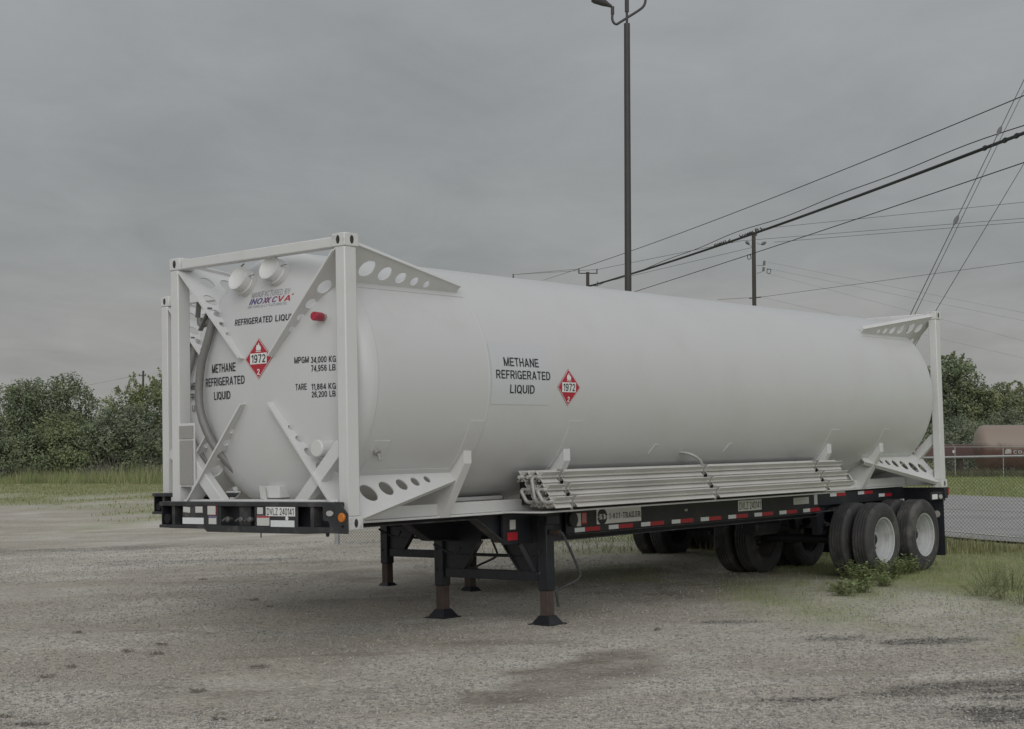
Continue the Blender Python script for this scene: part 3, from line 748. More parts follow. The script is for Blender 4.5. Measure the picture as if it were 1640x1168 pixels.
hose = [(.10, 1.955, 1.945), (.09, 1.90, 1.96), (.08, 1.90, 1.92), (.07, 1.945, 1.78), (.06, 2.03, 1.57), (.06, 2.075, 1.34), (.06, 2.065, 1.12), (.08, 1.985, .90), (.14, 1.88, .70), (.26, 1.70, .47), (.34, 1.60, .36)]
def spline(pts, n=6):
    pts = [Vector(p) for p in pts]; out = []
    for i in range(len(pts) - 1):
        p0, p1, p2, p3 = pts[max(i - 1, 0)], pts[i], pts[i + 1], pts[min(i + 2, len(pts) - 1)]
        for k in range(n):
            t_ = k/n
            out.append(.5*((2*p1) + (p2 - p0)*t_ + (2*p0 - 5*p1 + 4*p2 - p3)*t_*t_ + (3*p1 - p0 - 3*p2 + p3)*t_**3))
    return out + [pts[-1]]
MB().tube(spline(hose), .040, 14).build('drain_hose', MHO, tc1)
MB().tube(spline([(.10, 1.955, 1.945), (.10, 2.06, 1.93), (.10, 2.10, 1.95), (.10, 2.10, 2.0)]), .03, 12).build('hose_elbow', MHO, tc1)
MB().beam((.08, 2.11, 2.0), (.08, 2.09, 2.15), .012, .055, up=(1, 0, 0)).build('valve_handle', MHO, tc1)
MB().beam((.06, 2.05, 1.87), (.06, 1.90, 2.08), .012, .05, up=(1, 0, 0)).build('valve_handle', MHO, tc1)
MB().tube([(.16, 1.93, 1.9), (.22, 2.08, 1.62), (.22, 2.10, 1.2), (.28, 2.0, .85)], .012, 8).build('hose_guard', MF, tc1)
mb = MB().box(.012, .016, 2.085, 2.325, .386, .990); dp = mb.build('plate_bracket', MF, tc1)
MB().box(-.002, .010, 2.105, 2.305, .845, .965).build('data_plate', MGREY, tc1)
MB().box(-.002, .010, 2.110, 2.300, .405, .825).build('data_plate', MGREY, tc1)
# lettering: on the front dome text runs towards -y
fd = lambda yL: (lambda a, b_: (dome(yL - a, b_, .004), yL - a, b_))
def front_text(lines, m, bold=.13, shear=0., part='lettering'):
    for txt, yl, yr, zb_, zt in lines:
        lettering(MB(), txt, 0, yl - yr, zb_, zt, fd(yl), bold, shear).build(part, m, tc1, smooth=0)
front_text([('REFRIGERATED', 1.580, 1.045, 1.884, 1.943), ('LIQUID', 1.005, .752, 1.884, 1.943)], MTX, .155, part='hazard_lettering')
front_text([('METHANE', 1.94, 1.545, 1.457, 1.540), ('REFRIGERATED', 2.067, 1.412, 1.333, 1.412), ('LIQUID', 1.905, 1.63, 1.201, 1.277)], MTX, .155, part='cargo_lettering')
front_text([('MPGM', .745, .578, 1.484, 1.541), ('34,000 KG', .553, .297, 1.478, 1.534), ('74,956 LB', .551, .300, 1.402, 1.458),
            ('TARE', .734, .604, 1.243, 1.299), ('11,884 KG', .551, .300, 1.238, 1.292), ('26,200 LB', .551, .306, 1.171, 1.224)], MTX, .155, part='weight_lettering')
front_text([('MANUFACTURED BY', 1.372, .862, 2.130, 2.184)], MGT, .11, part='maker_lettering')
front_text([('HISTORICALLY FUTURISTIC', 1.405, .880, 2.032, 2.056)], MGT, .12, part='maker_lettering')
front_text([('INO', 1.392, 1.205, 2.066, 2.120)], MBLU, .15, .25, 'maker_logo'); front_text([('X', 1.205, 1.125, 2.066, 2.120)], MPUR, .15, .25, 'maker_logo'); front_text([('X', 1.165, 1.085, 2.066, 2.120)], MPUR, .15, .25, 'maker_logo')
front_text([('C', 1.075, 1.005, 2.066, 2.120)], MPUR, .15, .25, 'maker_logo'); front_text([('VA', .995, .845, 2.066, 2.120), ('o', .835, .812, 2.112, 2.135)], MRED, .15, .15, 'maker_logo')
sdf = lambda a, b_: side(a, b_, .006)
def grid_patch(mb, x0, x1, z0, z1, fn, n=10):
    vs = [fn(x0 + (x1 - x0)*i/n, z0 + (z1 - z0)*j/n) for j in range(n + 1) for i in range(n + 1)]
    mb.add(vs, [(j*(n + 1) + i, j*(n + 1) + i + 1, (j + 1)*(n + 1) + i + 1, (j + 1)*(n + 1) + i) for j in range(n) for i in range(n)])
    return mb
grid_patch(MB(), 1.955, 2.845, 1.112, 1.712, lambda a, b_: side(a, b_, .003)).build('label_panel', MP, tc1)
for tx_ in (('METHANE', 2.150, 2.690, 1.486, 1.572), ('REFRIGERATED', 2.020, 2.860, 1.362, 1.446), ('LIQUID', 2.230, 2.608, 1.222, 1.306)):
    lettering(MB(), *tx_, sdf, .15).build('cargo_lettering', MTX, tc1, smooth=0)
def placard(fn, c):
    """square on point; fn(a,b,off) maps offsets to the surface"""
    hd = .19
    def dia(h_, off):
        n = 8; vs = []; fs = []
        for j in range(n + 1):
            for i in range(n + 1):
                p, q = (i/n - .5), (j/n - .5)
                vs.append(fn((p - q)*h_, (p + q)*h_, off))
        for j in range(n):
            for i in range(n): fs.append((j*(n + 1) + i, j*(n + 1) + i + 1, (j + 1)*(n + 1) + i + 1, (j + 1)*(n + 1) + i))
        return MB().add(vs, fs)
    o_ = dia(hd, .004).build('hazard_placard', MRED, tc1)
    # thin white border: four bars
    b_ = MB(); h0, h1 = hd*.93, hd*.965
    for i in range(4):
        c0 = [(0, 1), (1, 0), (0, -1), (-1, 0)][i]; c1 = [(1, 0), (0, -1), (-1, 0), (0, 1)][i]
        m_ = 6; vs = []
        for k in range(m_ + 1):
            e_ = (c0[0] + (c1[0] - c0[0])*k/m_, c0[1] + (c1[1] - c0[1])*k/m_)
            vs += [fn(e_[0]*h0, e_[1]*h0, .0055), fn(e_[0]*h1, e_[1]*h1, .0055)]
        b_.add(vs, [(2*k, 2*k + 1, 2*k + 3, 2*k + 2) for k in range(m_)])
    b_.build('border', MWH, o_, smooth=0)
    w_ = MB(); grid_patch(w_, -.115, .115, -.050, .050, lambda a, e_: fn(a, e_, .006), 5); w_.build('number_panel', MWH, o_, smooth=0)
    lettering(MB(), '1972', -.098, .098, -.038, .038, lambda a, e_: fn(a, e_, .0085), .14).build('number_lettering', MTX, o_, smooth=0)
    lettering(MB(), '2', -.018, .018, -.150, -.095, lambda a, e_: fn(a, e_, .0065), .18).build('class_lettering', MWH, o_, smooth=0)
    fl = [(-.03, .075), (.03, .075), (.036, .098), (.022, .122), (.018, .108), (.004, .15), (-.012, .122), (-.022, .132), (-.034, .10)]
    f_ = MB(); f_.add([fn(a, e_, .0065) for a, e_ in fl] + [fn(0, .10, .0065)], [(i, (i + 1) % 9, 9) for i in range(9)])
    f_.add([fn(a, e_, .0065) for a, e_ in ((-.036, .062), (.036, .062), (.036, .069), (-.036, .069))], [(0, 1, 2, 3)])
    f_.build('flame_symbol', MWH, o_, smooth=0)
placard(lambda a, e_, off: (dome(1.212 - a, 1.555 + e_, off), 1.212 - a, 1.555 + e_), None)
placard(lambda a, e_, off: side(3.168 + a, 1.297 + e_, off), None)
# finned vaporiser tubes along the near side
rows = [(.110, .392), (.030, .265), (-.050, .140)]
segs = [(2.76, 3.02), (3.115, 5.71), (5.815, 8.345), (8.445, 9.06)]
def fin_tube(yc, zc):
    mb = MB(); R_, r0, th = .078, .019, .0035
    for a, b_ in segs:
        for k in range(8):
            an_ = math.pi/4*k + math.pi/8*0 + .12
            c_, s_ = math.cos(an_), math.sin(an_)
            RR = R_ if k % 2 == 1 else R_*.62
            pts = [(r0*c_ - th*s_, r0*s_ + th*c_), (RR*c_ - th*s_, RR*s_ + th*c_), (RR*c_ + th*s_, RR*s_ - th*c_), (r0*c_ + th*s_, r0*s_ - th*c_)]
            mb.prism([(yc + p[0], zc + p[1]) for p in pts], 0, a, b_)
    mb.tube([(2.71, yc, zc), (9.10, yc, zc)], r0, 12)
    o_ = mb.build('finned_tube', MAL, tc1, smooth=25)
    return o_
cols = [0, .11, .22]
for ci, dc in enumerate(cols):
    for yy_, zz_ in rows:
        fin_tube(yy_ + dc, zz_)
def bend(a, b_, x0, dx, m=MST):
    a = Vector((x0, *a)); b_ = Vector((x0, *b_)); e_ = Vector((dx, 0, 0))
    MB().tube(spline([a - e_*.4, a + e_*.55, a + e_*.95 + (b_ - a)*.12, a + e_ + (b_ - a)*.3, a + e_ + (b_ - a)*.7, a + e_*.95 + (b_ - a)*.88, b_ + e_*.55, b_ - e_*.4], 5), .019, 12).build('pipe_bend', m, tc1)
bend(rows[0], (rows[2][0] + .11, rows[2][1]), 2.72, -.085)
bend(rows[1], rows[2], 2.72, -.10)
bend((rows[1][0] + .22, rows[1][1]), (rows[2][0] + .22, rows[2][1]), 2.72, -.085)
bend(rows[1], rows[2], 9.08, .10); bend((rows[0][0] + .11, rows[0][1]), rows[0], 9.08, .08)
MB().tube(spline([(5.55, .40, .60), (5.62, .24, .60), (5.70, .13, .54), (5.755, .10, .46), (5.76, .11, .39)], 6), .017, 10).build('feed_pipe', MST, tc1)
for xg in (3.065, 5.76, 8.395):
    for yy_, zz_ in rows:
        mb = MB(); mb.prism([(yy_ - .075, zz_ + .07), (yy_ + .0, zz_ + .075), (yy_ + .012, zz_ - .02), (yy_ + .004, zz_ - .085), (yy_ - .016, zz_ - .085), (yy_ - .02, zz_ - .01)], 0, xg - .012, xg + .012)
        mb.build('tube_clamp', MST, tc1)
    MB().box(xg - .018, xg + .018, .12, .60, .10, .44).build('tube_support', MK, tc1)
mbw = MB()      # dented sheet lip below the tubes
mbw.box(2.70, 9.05, .02, .58, .030, .046); mbw.build('drip_tray', MF, tc1)
# odds and ends seen beneath the shell
MB().box(2.05, 3.0, .80, 1.2, .165, .20).build('pipe_tray', MF, tc1)
MB().tube([(2.0, .95, .24), (3.2, .95, .24)], .03, 10).build('drain_pipe', MST, tc1)
#@@CHASSIS
# ------------------------------------------------------------------ container chassis
ch1 = empty('trailer_chassis', M1)
tag(ch1, 'black chassis trailer carrying the nearer white tank container, with white wheel rims', 'trailer', 'container chassis trailers')
# front bolster
fx = -.12
bo = MB(); bo.box(fx, .0, .05, 2.470, .206, .246); bo.build('front_bolster', MKB, ch1, bevel=.006)
bol = MB().box(-.012, -.004, .06, 2.45, -.01, .215).build('bolster_web', MK, ch1)
MB().prism([(.06, -.016), (.06, .03), (.55, .03), (2.47, .030), (2.47, .0), (1.80, -.002), (1.76, -.03), (.42, -.03)], 0, fx, -.013).build('bolster_flange', MKB, ch1, bevel=.004)
for y0, y1 in ((2.245, 2.287), (.320, .364), (1.571, 1.60), (1.06, 1.10)):
    MB().box(fx + .012, -.012, y0, y1, .030, .206).build('bolster_rib', MKB, ch1)
MB().box(fx + .004, fx + .014, 1.60, 2.121, .030, .206).build('face_plate', MKB, ch1, bevel=.002)
MB().box(fx + .004, fx + .014, .520, 1.06, .030, .206).build('face_plate', MKB, ch1, bevel=.002)
MB().box(fx + .030, -.013, 1.175, 1.330, .031, .205).build('gladhand_bracket', MKB, ch1)
MGLAD = mat('dirty cast fitting', (.12, .12, .12), .5, .4, var=.3, scale=20)
for yc in (1.44, 1.255, 1.135):
    g = MB().tube([(fx + .03, yc, .09), (fx - .015, yc - .01, .09)], .017, 12).lathe([(0, .026), (.018, .026), (.026, .018)], (fx - .012, yc - .01, .09), (-1, 0, 0), 16)
    g.tube([(fx - .02, yc + .02, .10), (fx - .02, yc + .07, .075)], .010, 8)
    g.build('gladhand', MGLAD, ch1)
MB().prism([(.192, .225), (-.030, .232), (-.118, .148), (-.118, -.022), (.108, -.018), (.112, .07), (.135, .085), (.180, .085), (.194, .10)], 0, fx - .004, fx + .006).build('lamp_plate', MKB, ch1, bevel=.003)
MB().lathe([(0, .040), (.014, .040), (.02, .034)], (fx - .003, -.050, .118), (-1, 0, 0), 28).build('side_reflector', MAMB, ch1)
ov = [( .100 + .042*math.cos(a), .152 + .024*math.sin(a)) for a in [2*math.pi*i/24 for i in range(24)]]
MB().prism(ov, 0, fx - .012, fx - .003).build('marker_lamp', MLENS, ch1)
MB().lathe([(0, .011), (.012, .011)], (fx - .003, -.055, .045), (-1, 0, 0), 12).build('bolt', MD, ch1)
def fplate(y0, y1, z0, z1, m, nm='sticker', dx=0., rot=0.):
    c_, s_ = math.cos(rot), math.sin(rot); ym, zm = (y0 + y1)/2, (z0 + z1)/2
    P_ = [((y - ym)*c_ - (z - zm)*s_ + ym, (y - ym)*s_ + (z - zm)*c_ + zm) for y, z in ((y0, z0), (y1, z0), (y1, z1), (y0, z1))]
    return MB().prism(P_, 0, fx + .001 - dx, fx + .0038 - dx).build(nm, m, ch1, smooth=0)
fplate(2.005, 2.105, .147, .198, MPAPER, rot=.06); fplate(1.822, 1.925, .146, .203, MPAPER)
s_ = fplate(1.625, 1.752, .125, .214, MTR); MB().box(fx - .0012, fx + .0005, 1.632, 1.745, .129, .208).build('printed_panel', MPAPER, s_, smooth=0)
s_ = fplate(1.625, 1.733, .042, .116, MPAPER); MB().box(fx - .0012, fx + .0005, 1.627, 1.731, .100, .114).build('header_band', MBLU, s_, smooth=0)
fplate(1.808, 2.116, .040, .099, MTWT, 'reflector_strip'); fplate(.562, .873, .026, .086, MTWT, 'reflector_strip')
fplate(.976, 1.052, .139, .199, MPAPER); s_ = fplate(.891, 1.057, .037, .124, MPAPER); MB().box(fx - .0012, fx + .0005, .893, 1.055, .108, .122).build('header_band', MTR, s_, smooth=0)
fplate(.550, .648, -.018, .016, MWH)
MB().lathe([(0, .02), (.003, .02)], (fx + .002, .657, .104), (-1, 0, 0), 8).build('sticker', MWH, ch1)
s_ = fplate(.551, .935, .122, .204, MWH, 'number_plate')
lettering(MB(), 'DVLZ 240141', 0, .352, .132, .194, lambda a, b_: (fx - .0015, .919 - a, b_), .12).build('plate_lettering', MTX, s_, smooth=0)
MB().tube([(fx + .05, 1.06, -.03), (fx + .05, 1.06, -.075)], .006, 6).build('drain_rod', MK, ch1)
MB().lathe([(0, .018), (.03, .014)], (fx + .03, .17, -.02), (0, 0, -1), 10).build('bolt', MK, ch1)
MB().box(fx + .008, -.013, 2.43, 2.442, .031, .205).build('end_plate', MK, ch1)
MB().lathe([(0, .045), (.02, .045)], (fx + .02, 2.35, .085), (-1, 0, 0), 14).build('lamp_socket', MD, ch1)
MB().box(fx + .012, fx + .02, 2.325, 2.375, .06, .115).build('lamp_tag', MPAPER, ch1)
# main beams with the gooseneck step
for yc in (.70, 1.738):
    p = [(.05, .018), (.05, -.012), (2.40, -.014), (2.83, -.272), (3.45, -.305), (9.35, -.30), (9.9, -.20), (12.05, -.20), (12.05, .018)]
    MB().prism(p, 1, yc - .006, yc + .006).build('frame_beam', MK, ch1)
    fl = MB()
    for a, b_ in zip(p[1:-2], p[2:-1]): fl.beam((a[0], yc, a[1] - .004), (b_[0], yc, b_[1] - .004), .13, .014)
    fl.box(2.4, 12.05, yc - .065, yc + .065, .006, .020); fl.build('beam_flange', MKB, ch1)
for xc in (4.4, 5.6, 6.8, 8.0, 9.2, 10.75, 11.8):
    MB().box(xc - .04, xc + .04, .71, 1.73, -.14, .0).build('cross_member', MK, ch1)
# side panel with tape
MB().box(3.80, 9.36, .588, .604, -.245, .005).build('side_panel', MK, ch1, bevel=.003)
MB().box(3.80, 9.36, .560, .604, -.255, -.2455).build('panel_lip', MKB, ch1)
MB().box(9.362, 12.0, .600, .612, -.16, .004).build('rear_side_panel', MK, ch1)
MB().tube([(9.3, .585, -.25), (10.0, .585, -.235)], .012, 8).build('air_pipe', MKB, ch1)
for i in range(9):
    x0 = 3.945 + .6245*i
    MB().box(x0, x0 + .182, .5845, .587, -.233, -.186).build('reflective_tape', MTWT, ch1, label='white stretch of reflective tape')
    MB().box(x0 + .186, x0 + .462, .5845, .587, -.233, -.186).build('reflective_tape', MTR, ch1, label='red stretch of reflective tape')
for x0, dz in ((9.72, 0), (10.54, 0), (11.18, -.055)):
    MB().box(x0, x0 + .18, .5965, .599, -.050 + dz, -.004 + dz).build('reflective_tape', MTWT, ch1, label='white stretch of reflective tape')
    MB().box(x0 + .184, x0 + .45, .5965, .599, -.050 + dz, -.006 + dz).build('reflective_tape', MTR, ch1, label='red stretch of reflective tape')
sp_ = lambda x0, x1, z0, z1, m, nm, pr=ch1, y=.5865: MB().box(x0, x1, y - .003, y, z0, z1).build(nm, m, pr, smooth=0)
sg = sp_(4.345, 5.195, -.166, -.003, mat('sign panel white', (.66, .66, .64), .5, var=.05), 'sign_panel')
MB().lathe([(0, .088), (.002, .088)], (4.447, .583, -.085), (0, -1, 0), 36).build('round_emblem', MTX, sg)
sxz = lambda a, b_: (a, .5795, b_)
MB().box(4.352, 4.545, .5800, .5808, -.114, -.058).build('emblem_band', mat('emblem band', (.66, .66, .64), .5), sg, smooth=0)
lettering(MB(), 'DST', 4.356, 4.541, -.113, -.059, sxz, .22, serif=True).build('emblem_lettering', MTX, sg, smooth=0)
lettering(MB(), '1-877-TRAILER', 4.572, 5.182, -.114, -.056, sxz, .16, serif=True).build('sign_lettering', MTX, sg, smooth=0)
s_ = sp_(7.305, 7.868, -.150, -.018, MWH, 'number_plate')
lettering(MB(), 'DVLZ 240141', 7.33, 7.845, -.132, -.038, lambda a, b_: (a, .582, b_), .12).build('plate_lettering', MTX, s_, smooth=0)
sp_(8.69, 9.10, -.122, -.032, MPAPER, 'sticker'); sp_(9.245, 9.335, -.142, -.008, MPAPER, 'sticker')
sp_(6.10, 6.16, -.098, -.07, MGREY, 'sticker'); sp_(3.985, 4.06, -.170, -.03, MPAPER, 'sticker')
lr = sp_(4.072, 4.165, -.150, -.026, MTR, 'red_reflector'); MB().box(4.080, 4.155, .5815, .583, -.135, -.035).build('reflector_lens', mat('pale red lens', (.42, .17, .17), .35), lr, smooth=0)
MB().lathe([(0, .075), (.05, .075), (.055, .06)], (3.875, .588, -.09), (0, -1, 0), 24).build('hose_reel', MK, ch1)
# landing gear
sp2 = lambda x0, x1, z0, z1, m, nm: MB().box(x0, x1, .620, .630, z0, z1).build(nm, m, ch1, smooth=0)
sp2(2.905, 2.99, -.15, -.052, MPAPER, 'sticker'); sp2(2.86, 3.02, -.262, -.18, MTR, 'red_reflector')
MB().box(2.80, 3.78, .632, .66, -.30, .004).build('gear_box_plate', MK, ch1)
for sy in (0, 1):
    yc = .475 if sy == 0 else WID - .475 - .02
    inn = 1 if sy == 0 else -1
    leg = MB().box(3.235, 3.365, yc - .062, yc + .062, -.80, -.03).build('landing_leg', MK, ch1, bevel=.008)
    MB().box(3.245, 3.355, yc - .053, yc + .053, -1.10, -.80).build('inner_leg', MRU, leg, bevel=.008)
    ft = MB(); cx_ = 3.30
    ft.add([(cx_ + i*.145, yc + j*.145, -1.150) for i, j in ((-1, -1), (1, -1), (1, 1), (-1, 1))] + [(cx_ + i*.145, yc + j*.145, -1.138) for i, j in ((-1, -1), (1, -1), (1, 1), (-1, 1))],
           [(3, 2, 1, 0), (4, 5, 6, 7)] + [(i, (i + 1) % 4, 4 + (i + 1) % 4, 4 + i) for i in range(4)])
    ft.add([(cx_ + i*.120, yc + j*.120, -1.1385) for i, j in ((-1, -1), (1, -1), (1, 1), (-1, 1))] + [(cx_ + i*.064, yc + j*.064, -1.055) for i, j in ((-1, -1), (1, -1), (1, 1), (-1, 1))],
           [(4, 5, 6, 7)] + [(i, (i + 1) % 4, 4 + (i + 1) % 4, 4 + i) for i in range(4)])
    ft.build('foot', MK, leg, bevel=.004)
    bw = yc + inn*.062
    MB().prism([(bw, -.02), (bw + inn*.52, -.02), (bw + inn*.52, -.30), (bw + inn*.24, -.66), (bw, -.66)], 0, 3.285, 3.297).build('leg_bracket', MK, ch1)
    MB().beam((3.291, bw + inn*.52, -.30), (3.291, bw + inn*.24, -.66), .012, .07, up=(1, 0, 0)).build('bracket_flange', MKB, ch1)
    for zb_ in (-.12, -.40, -.62):
        MB().lathe([(0, .014), (.014, .014)], (3.234, yc + .03, zb_), (-1, 0, 0), 6).build('bolt', MKB, leg)
MB().box(3.26, 3.34, .56, 1.865, -.705, -.605).build('cross_brace', MK, ch1, bevel=.004)
MB().beam((3.10, .66, -.31), (3.30, .60, -.66), .014, .05).build('diagonal_brace', MKB, ch1)
MB().tube(spline([(3.30, .30, -.20), (3.33, .26, -.23), (3.50, .20, -.60), (3.50, .20, -.665), (3.44, .20, -.70), (3.22, .27, -.78), (3.20, .27, -.81), (3.23, .27, -.95)], 5), .014, 8).build('crank_handle', MKB, ch1)
MB().tube([(3.30, .40, -.195), (3.30, .28, -.195)], .03, 10).build('crank_hub', MRU, ch1)
MB().box(3.20, 3.40, .36, .40, -.11, -.02).build('gear_case', MK, ch1, bevel=.01)
MB().tube([(3.30, .55, -.45), (3.30, 1.9, -.45)], .018, 8).build('drive_shaft', MK, ch1)
MB().tube(spline([(2.9, 1.7, -.32), (3.0, 1.6, -.40), (3.03, 1.5, -.42), (3.0, 1.4, -.36)]), .014, 8).build('air_line', MK, ch1)
# wheels
def make_wheel(parent, x, y, face, rim=None):
    """face -1: the deep dished side looks to -y"""
    w = empty('wheel', None, (x, y, -.650)); w.parent = parent
    TRr, hw = .505, .135
    pr = [(-hw*.86, .300), (-hw*.95, .312), (-hw*.93, .320), (-hw, .335), (-hw*1.03, .372), (-hw*1.0, .378), (-hw*1.0, .384), (-hw*1.03, .39), (-hw*1.02, .425), (-hw*.99, .428), (-hw*.99, .434),  (-hw*.97, .455), (-hw*.86, .487), (-hw*.74, .499)]
    g = []
    for yg in (-.062, -.022, .022, .062):
        g += [(yg - .007, .505), (yg - .005, .492), (yg + .005, .492), (yg + .007, .505)]
    pr = pr + [(-.095, .503)] + g + [(.095, .503)] + [(-a, b_) for a, b_ in pr[::-1]]
    MB().lathe(pr, (0, 0, 0), (0, 1, 0), 72, closed=True).build('tyre', MTY, w, smooth=30)
    o = face
    rp = [(-.118, .288), (-.128, .306), (-.116, .309), (-.11, .286), (-.075, .281), (-.07, .268), (-.045, .264), (-.04, .258), (.02, .250), (.03, .243), (.085, .240), (.10, .235), (.104, .14), (.08, .12), (.08, .08), (.11, .07), (.12, .03)]
    rp2 = [(.12, .288), (.128, .306), (.118, .309), (.11, .29), (.02, .27), (-.11, .29)]
    mb = MB()
    mb.lathe([(a*(-o), b_) for a, b_ in rp[:-1]] + [(.11*(-o), .001)], (0, 0, 0), (0, 1, 0), 56, caps=False)
    mb.lathe([(a*(-o), b_) for a, b_ in rp2], (0, 0, 0), (0, 1, 0), 56, caps=False)
    mb.build('rim', rim or MRIM, w, smooth=40)
    nb = MB()
    for k in range(10):
        a = 2*math.pi*k/10; nb.lathe([(0, .016), (.03, .016)], (.165*math.cos(a), .102*(-o), .165*math.sin(a)), (0, o, 0), 6)
    nb.build('wheel_nuts', MST, w)
    hh = MB()
    for k in range(5):
        if rim: break
        a = 2*math.pi*(k + .5)/5; MB().lathe([(0, .026), (.002, .026)], (.205*math.cos(a), .1005*(-o), .205*math.sin(a)), (0, o, 0), 14).build('hand_hole', MD, w)
    hh.lathe([(0, .078), (.08, .074), (.09, .06)], (0, .10*(-o), 0), (0, o, 0), 20)
    hh.build('hub', MK, w)
    return w
W0 = make_wheel(ch1, 10.10, .125, -1)
W0i = make_wheel(ch1, 10.10, .475, 1, mat('grimy dark rim', (.045, .042, .04), .7, var=.4, scale=6))
for xw in (10.10, 11.375):
    for yw, fl_ in ((.125, 0), (.475, 0), (1.963, 1), (2.313, 1)):
        if xw == 10.10 and yw < 1: continue
        c_ = copy_tree(W0 if yw in (.125, 2.313) else W0i, ch1); c_.location = (xw, yw, -.650)
        c_.rotation_euler = (0, random.random()*6.28 if not fl_ else random.random()*6.28, math.pi if fl_ else 0)
    MB().tube([(xw, .60, -.65), (xw, 1.84, -.65)], .065, 14).build('axle', MK, ch1)
    for yc in (.70, 1.738):
        sp3 = MB()
        for k in range(5): sp3.box(xw - .5 + .09*k, xw + .5 - .09*k, yc - .04, yc + .04, -.56 + .02*k, -.543 + .02*k)
        sp3.build('leaf_spring', MK, ch1)
        MB().lathe([(0, .05), (.02, .085), (.13, .085), (.15, .05)], (xw - .28, yc + (.17 if yc < 1.2 else -.17), -.5), (1, 0, 0), 18).build('brake_chamber', MK, ch1)
for xh in (9.52, 10.74, 11.93):
    for yc in (.70, 1.738):
        MB().prism([(xh - .13, -.2), (xh + .13, -.2), (xh + .05, -.56), (xh - .05, -.56)], 1, yc - .05, yc + .05).build('spring_hanger', MK, ch1)
MB().lathe([(0, .10), (.03, .13), (.60, .13), (.63, .10)], (8.4, 1.1, -.40), (1, 0, 0), 24).build('air_tank', MK, ch1)
for sy in (0, 1):
    yy = (lambda a: a) if sy == 0 else (lambda a: WID - a)
    ya, yb = sorted((yy(.0), yy(.61)))
    MB().box(12.03, 12.04, ya, yb, -.985, -.19).build('mud_flap', mat('mud flap rubber', (.012, .016, .022), .7, var=.2), ch1)
    MB().box(12.02, 12.10, ya, yb, -.19, -.15).build('flap_hanger', MK, ch1)
rb = MB().box(12.05, 12.19, -.02, 2.458, -.155, .0).build('rear_bolster', MK, ch1, bevel=.006)
MB().box(11.60, 12.05, .59, .60, -.16, -.005).build('rear_side_plate', MK, ch1)
sp4 = lambda x0, x1, z0, z1, m, nm: MB().box(x0, x1, -.026, -.0235, z0, z1).build(nm, m, ch1, smooth=0)
sp4(12.14, 12.19, -.10, -.012, MLR, 'tail_lamp'); sp4(12.135, 12.175, -.155, -.115, MLENS, 'marker_lamp')
MB().box(11.62, 12.05, .0, .02, -.17, -.055).build('lamp_bracket', MK, ch1)
MB().box(11.655, 11.83, -.004, -.001, -.158, -.088).build('sticker', MWH, ch1, smooth=0)
MB().prism([(11.93 + .055*math.cos(a), -.128 + .032*math.sin(a)) for a in [2*math.pi*i/20 for i in range(20)]], 1, -.012, -.001).build('marker_lamp', MLENS, ch1)
MB().lathe([(0, .05), (.015, .05)], (12.02, .10, -.385), (-1, -.0, 0), 18).build('marker_lamp', MLENS, ch1)
# ------------------------------------------------------------------ the second tank and its chassis
M2 = M1 @ Matrix.Translation((2.15, 2.962, .012))
tc2 = copy_tree(tc1); tc2.matrix_world = M2
for ch_ in list(tc2.children):
    if ch_.name.split('.')[0] in ('data_plate', 'plate_bracket'): bpy.data.objects.remove(ch_)
for ch_ in tc2.children:
    if ch_.name.startswith('cargo_lettering') and ch_.data.vertices[0].co.x < 1: ch_.location = (-.002, .07, 0)
tc2['label'] = 'white tank container mostly hidden behind the nearer one, its left corner post showing'
ch2 = copy_tree(ch1); ch2.matrix_world = M2
ch2['label'] = 'black chassis trailer behind the nearer one, its legs and tyres seen underneath'
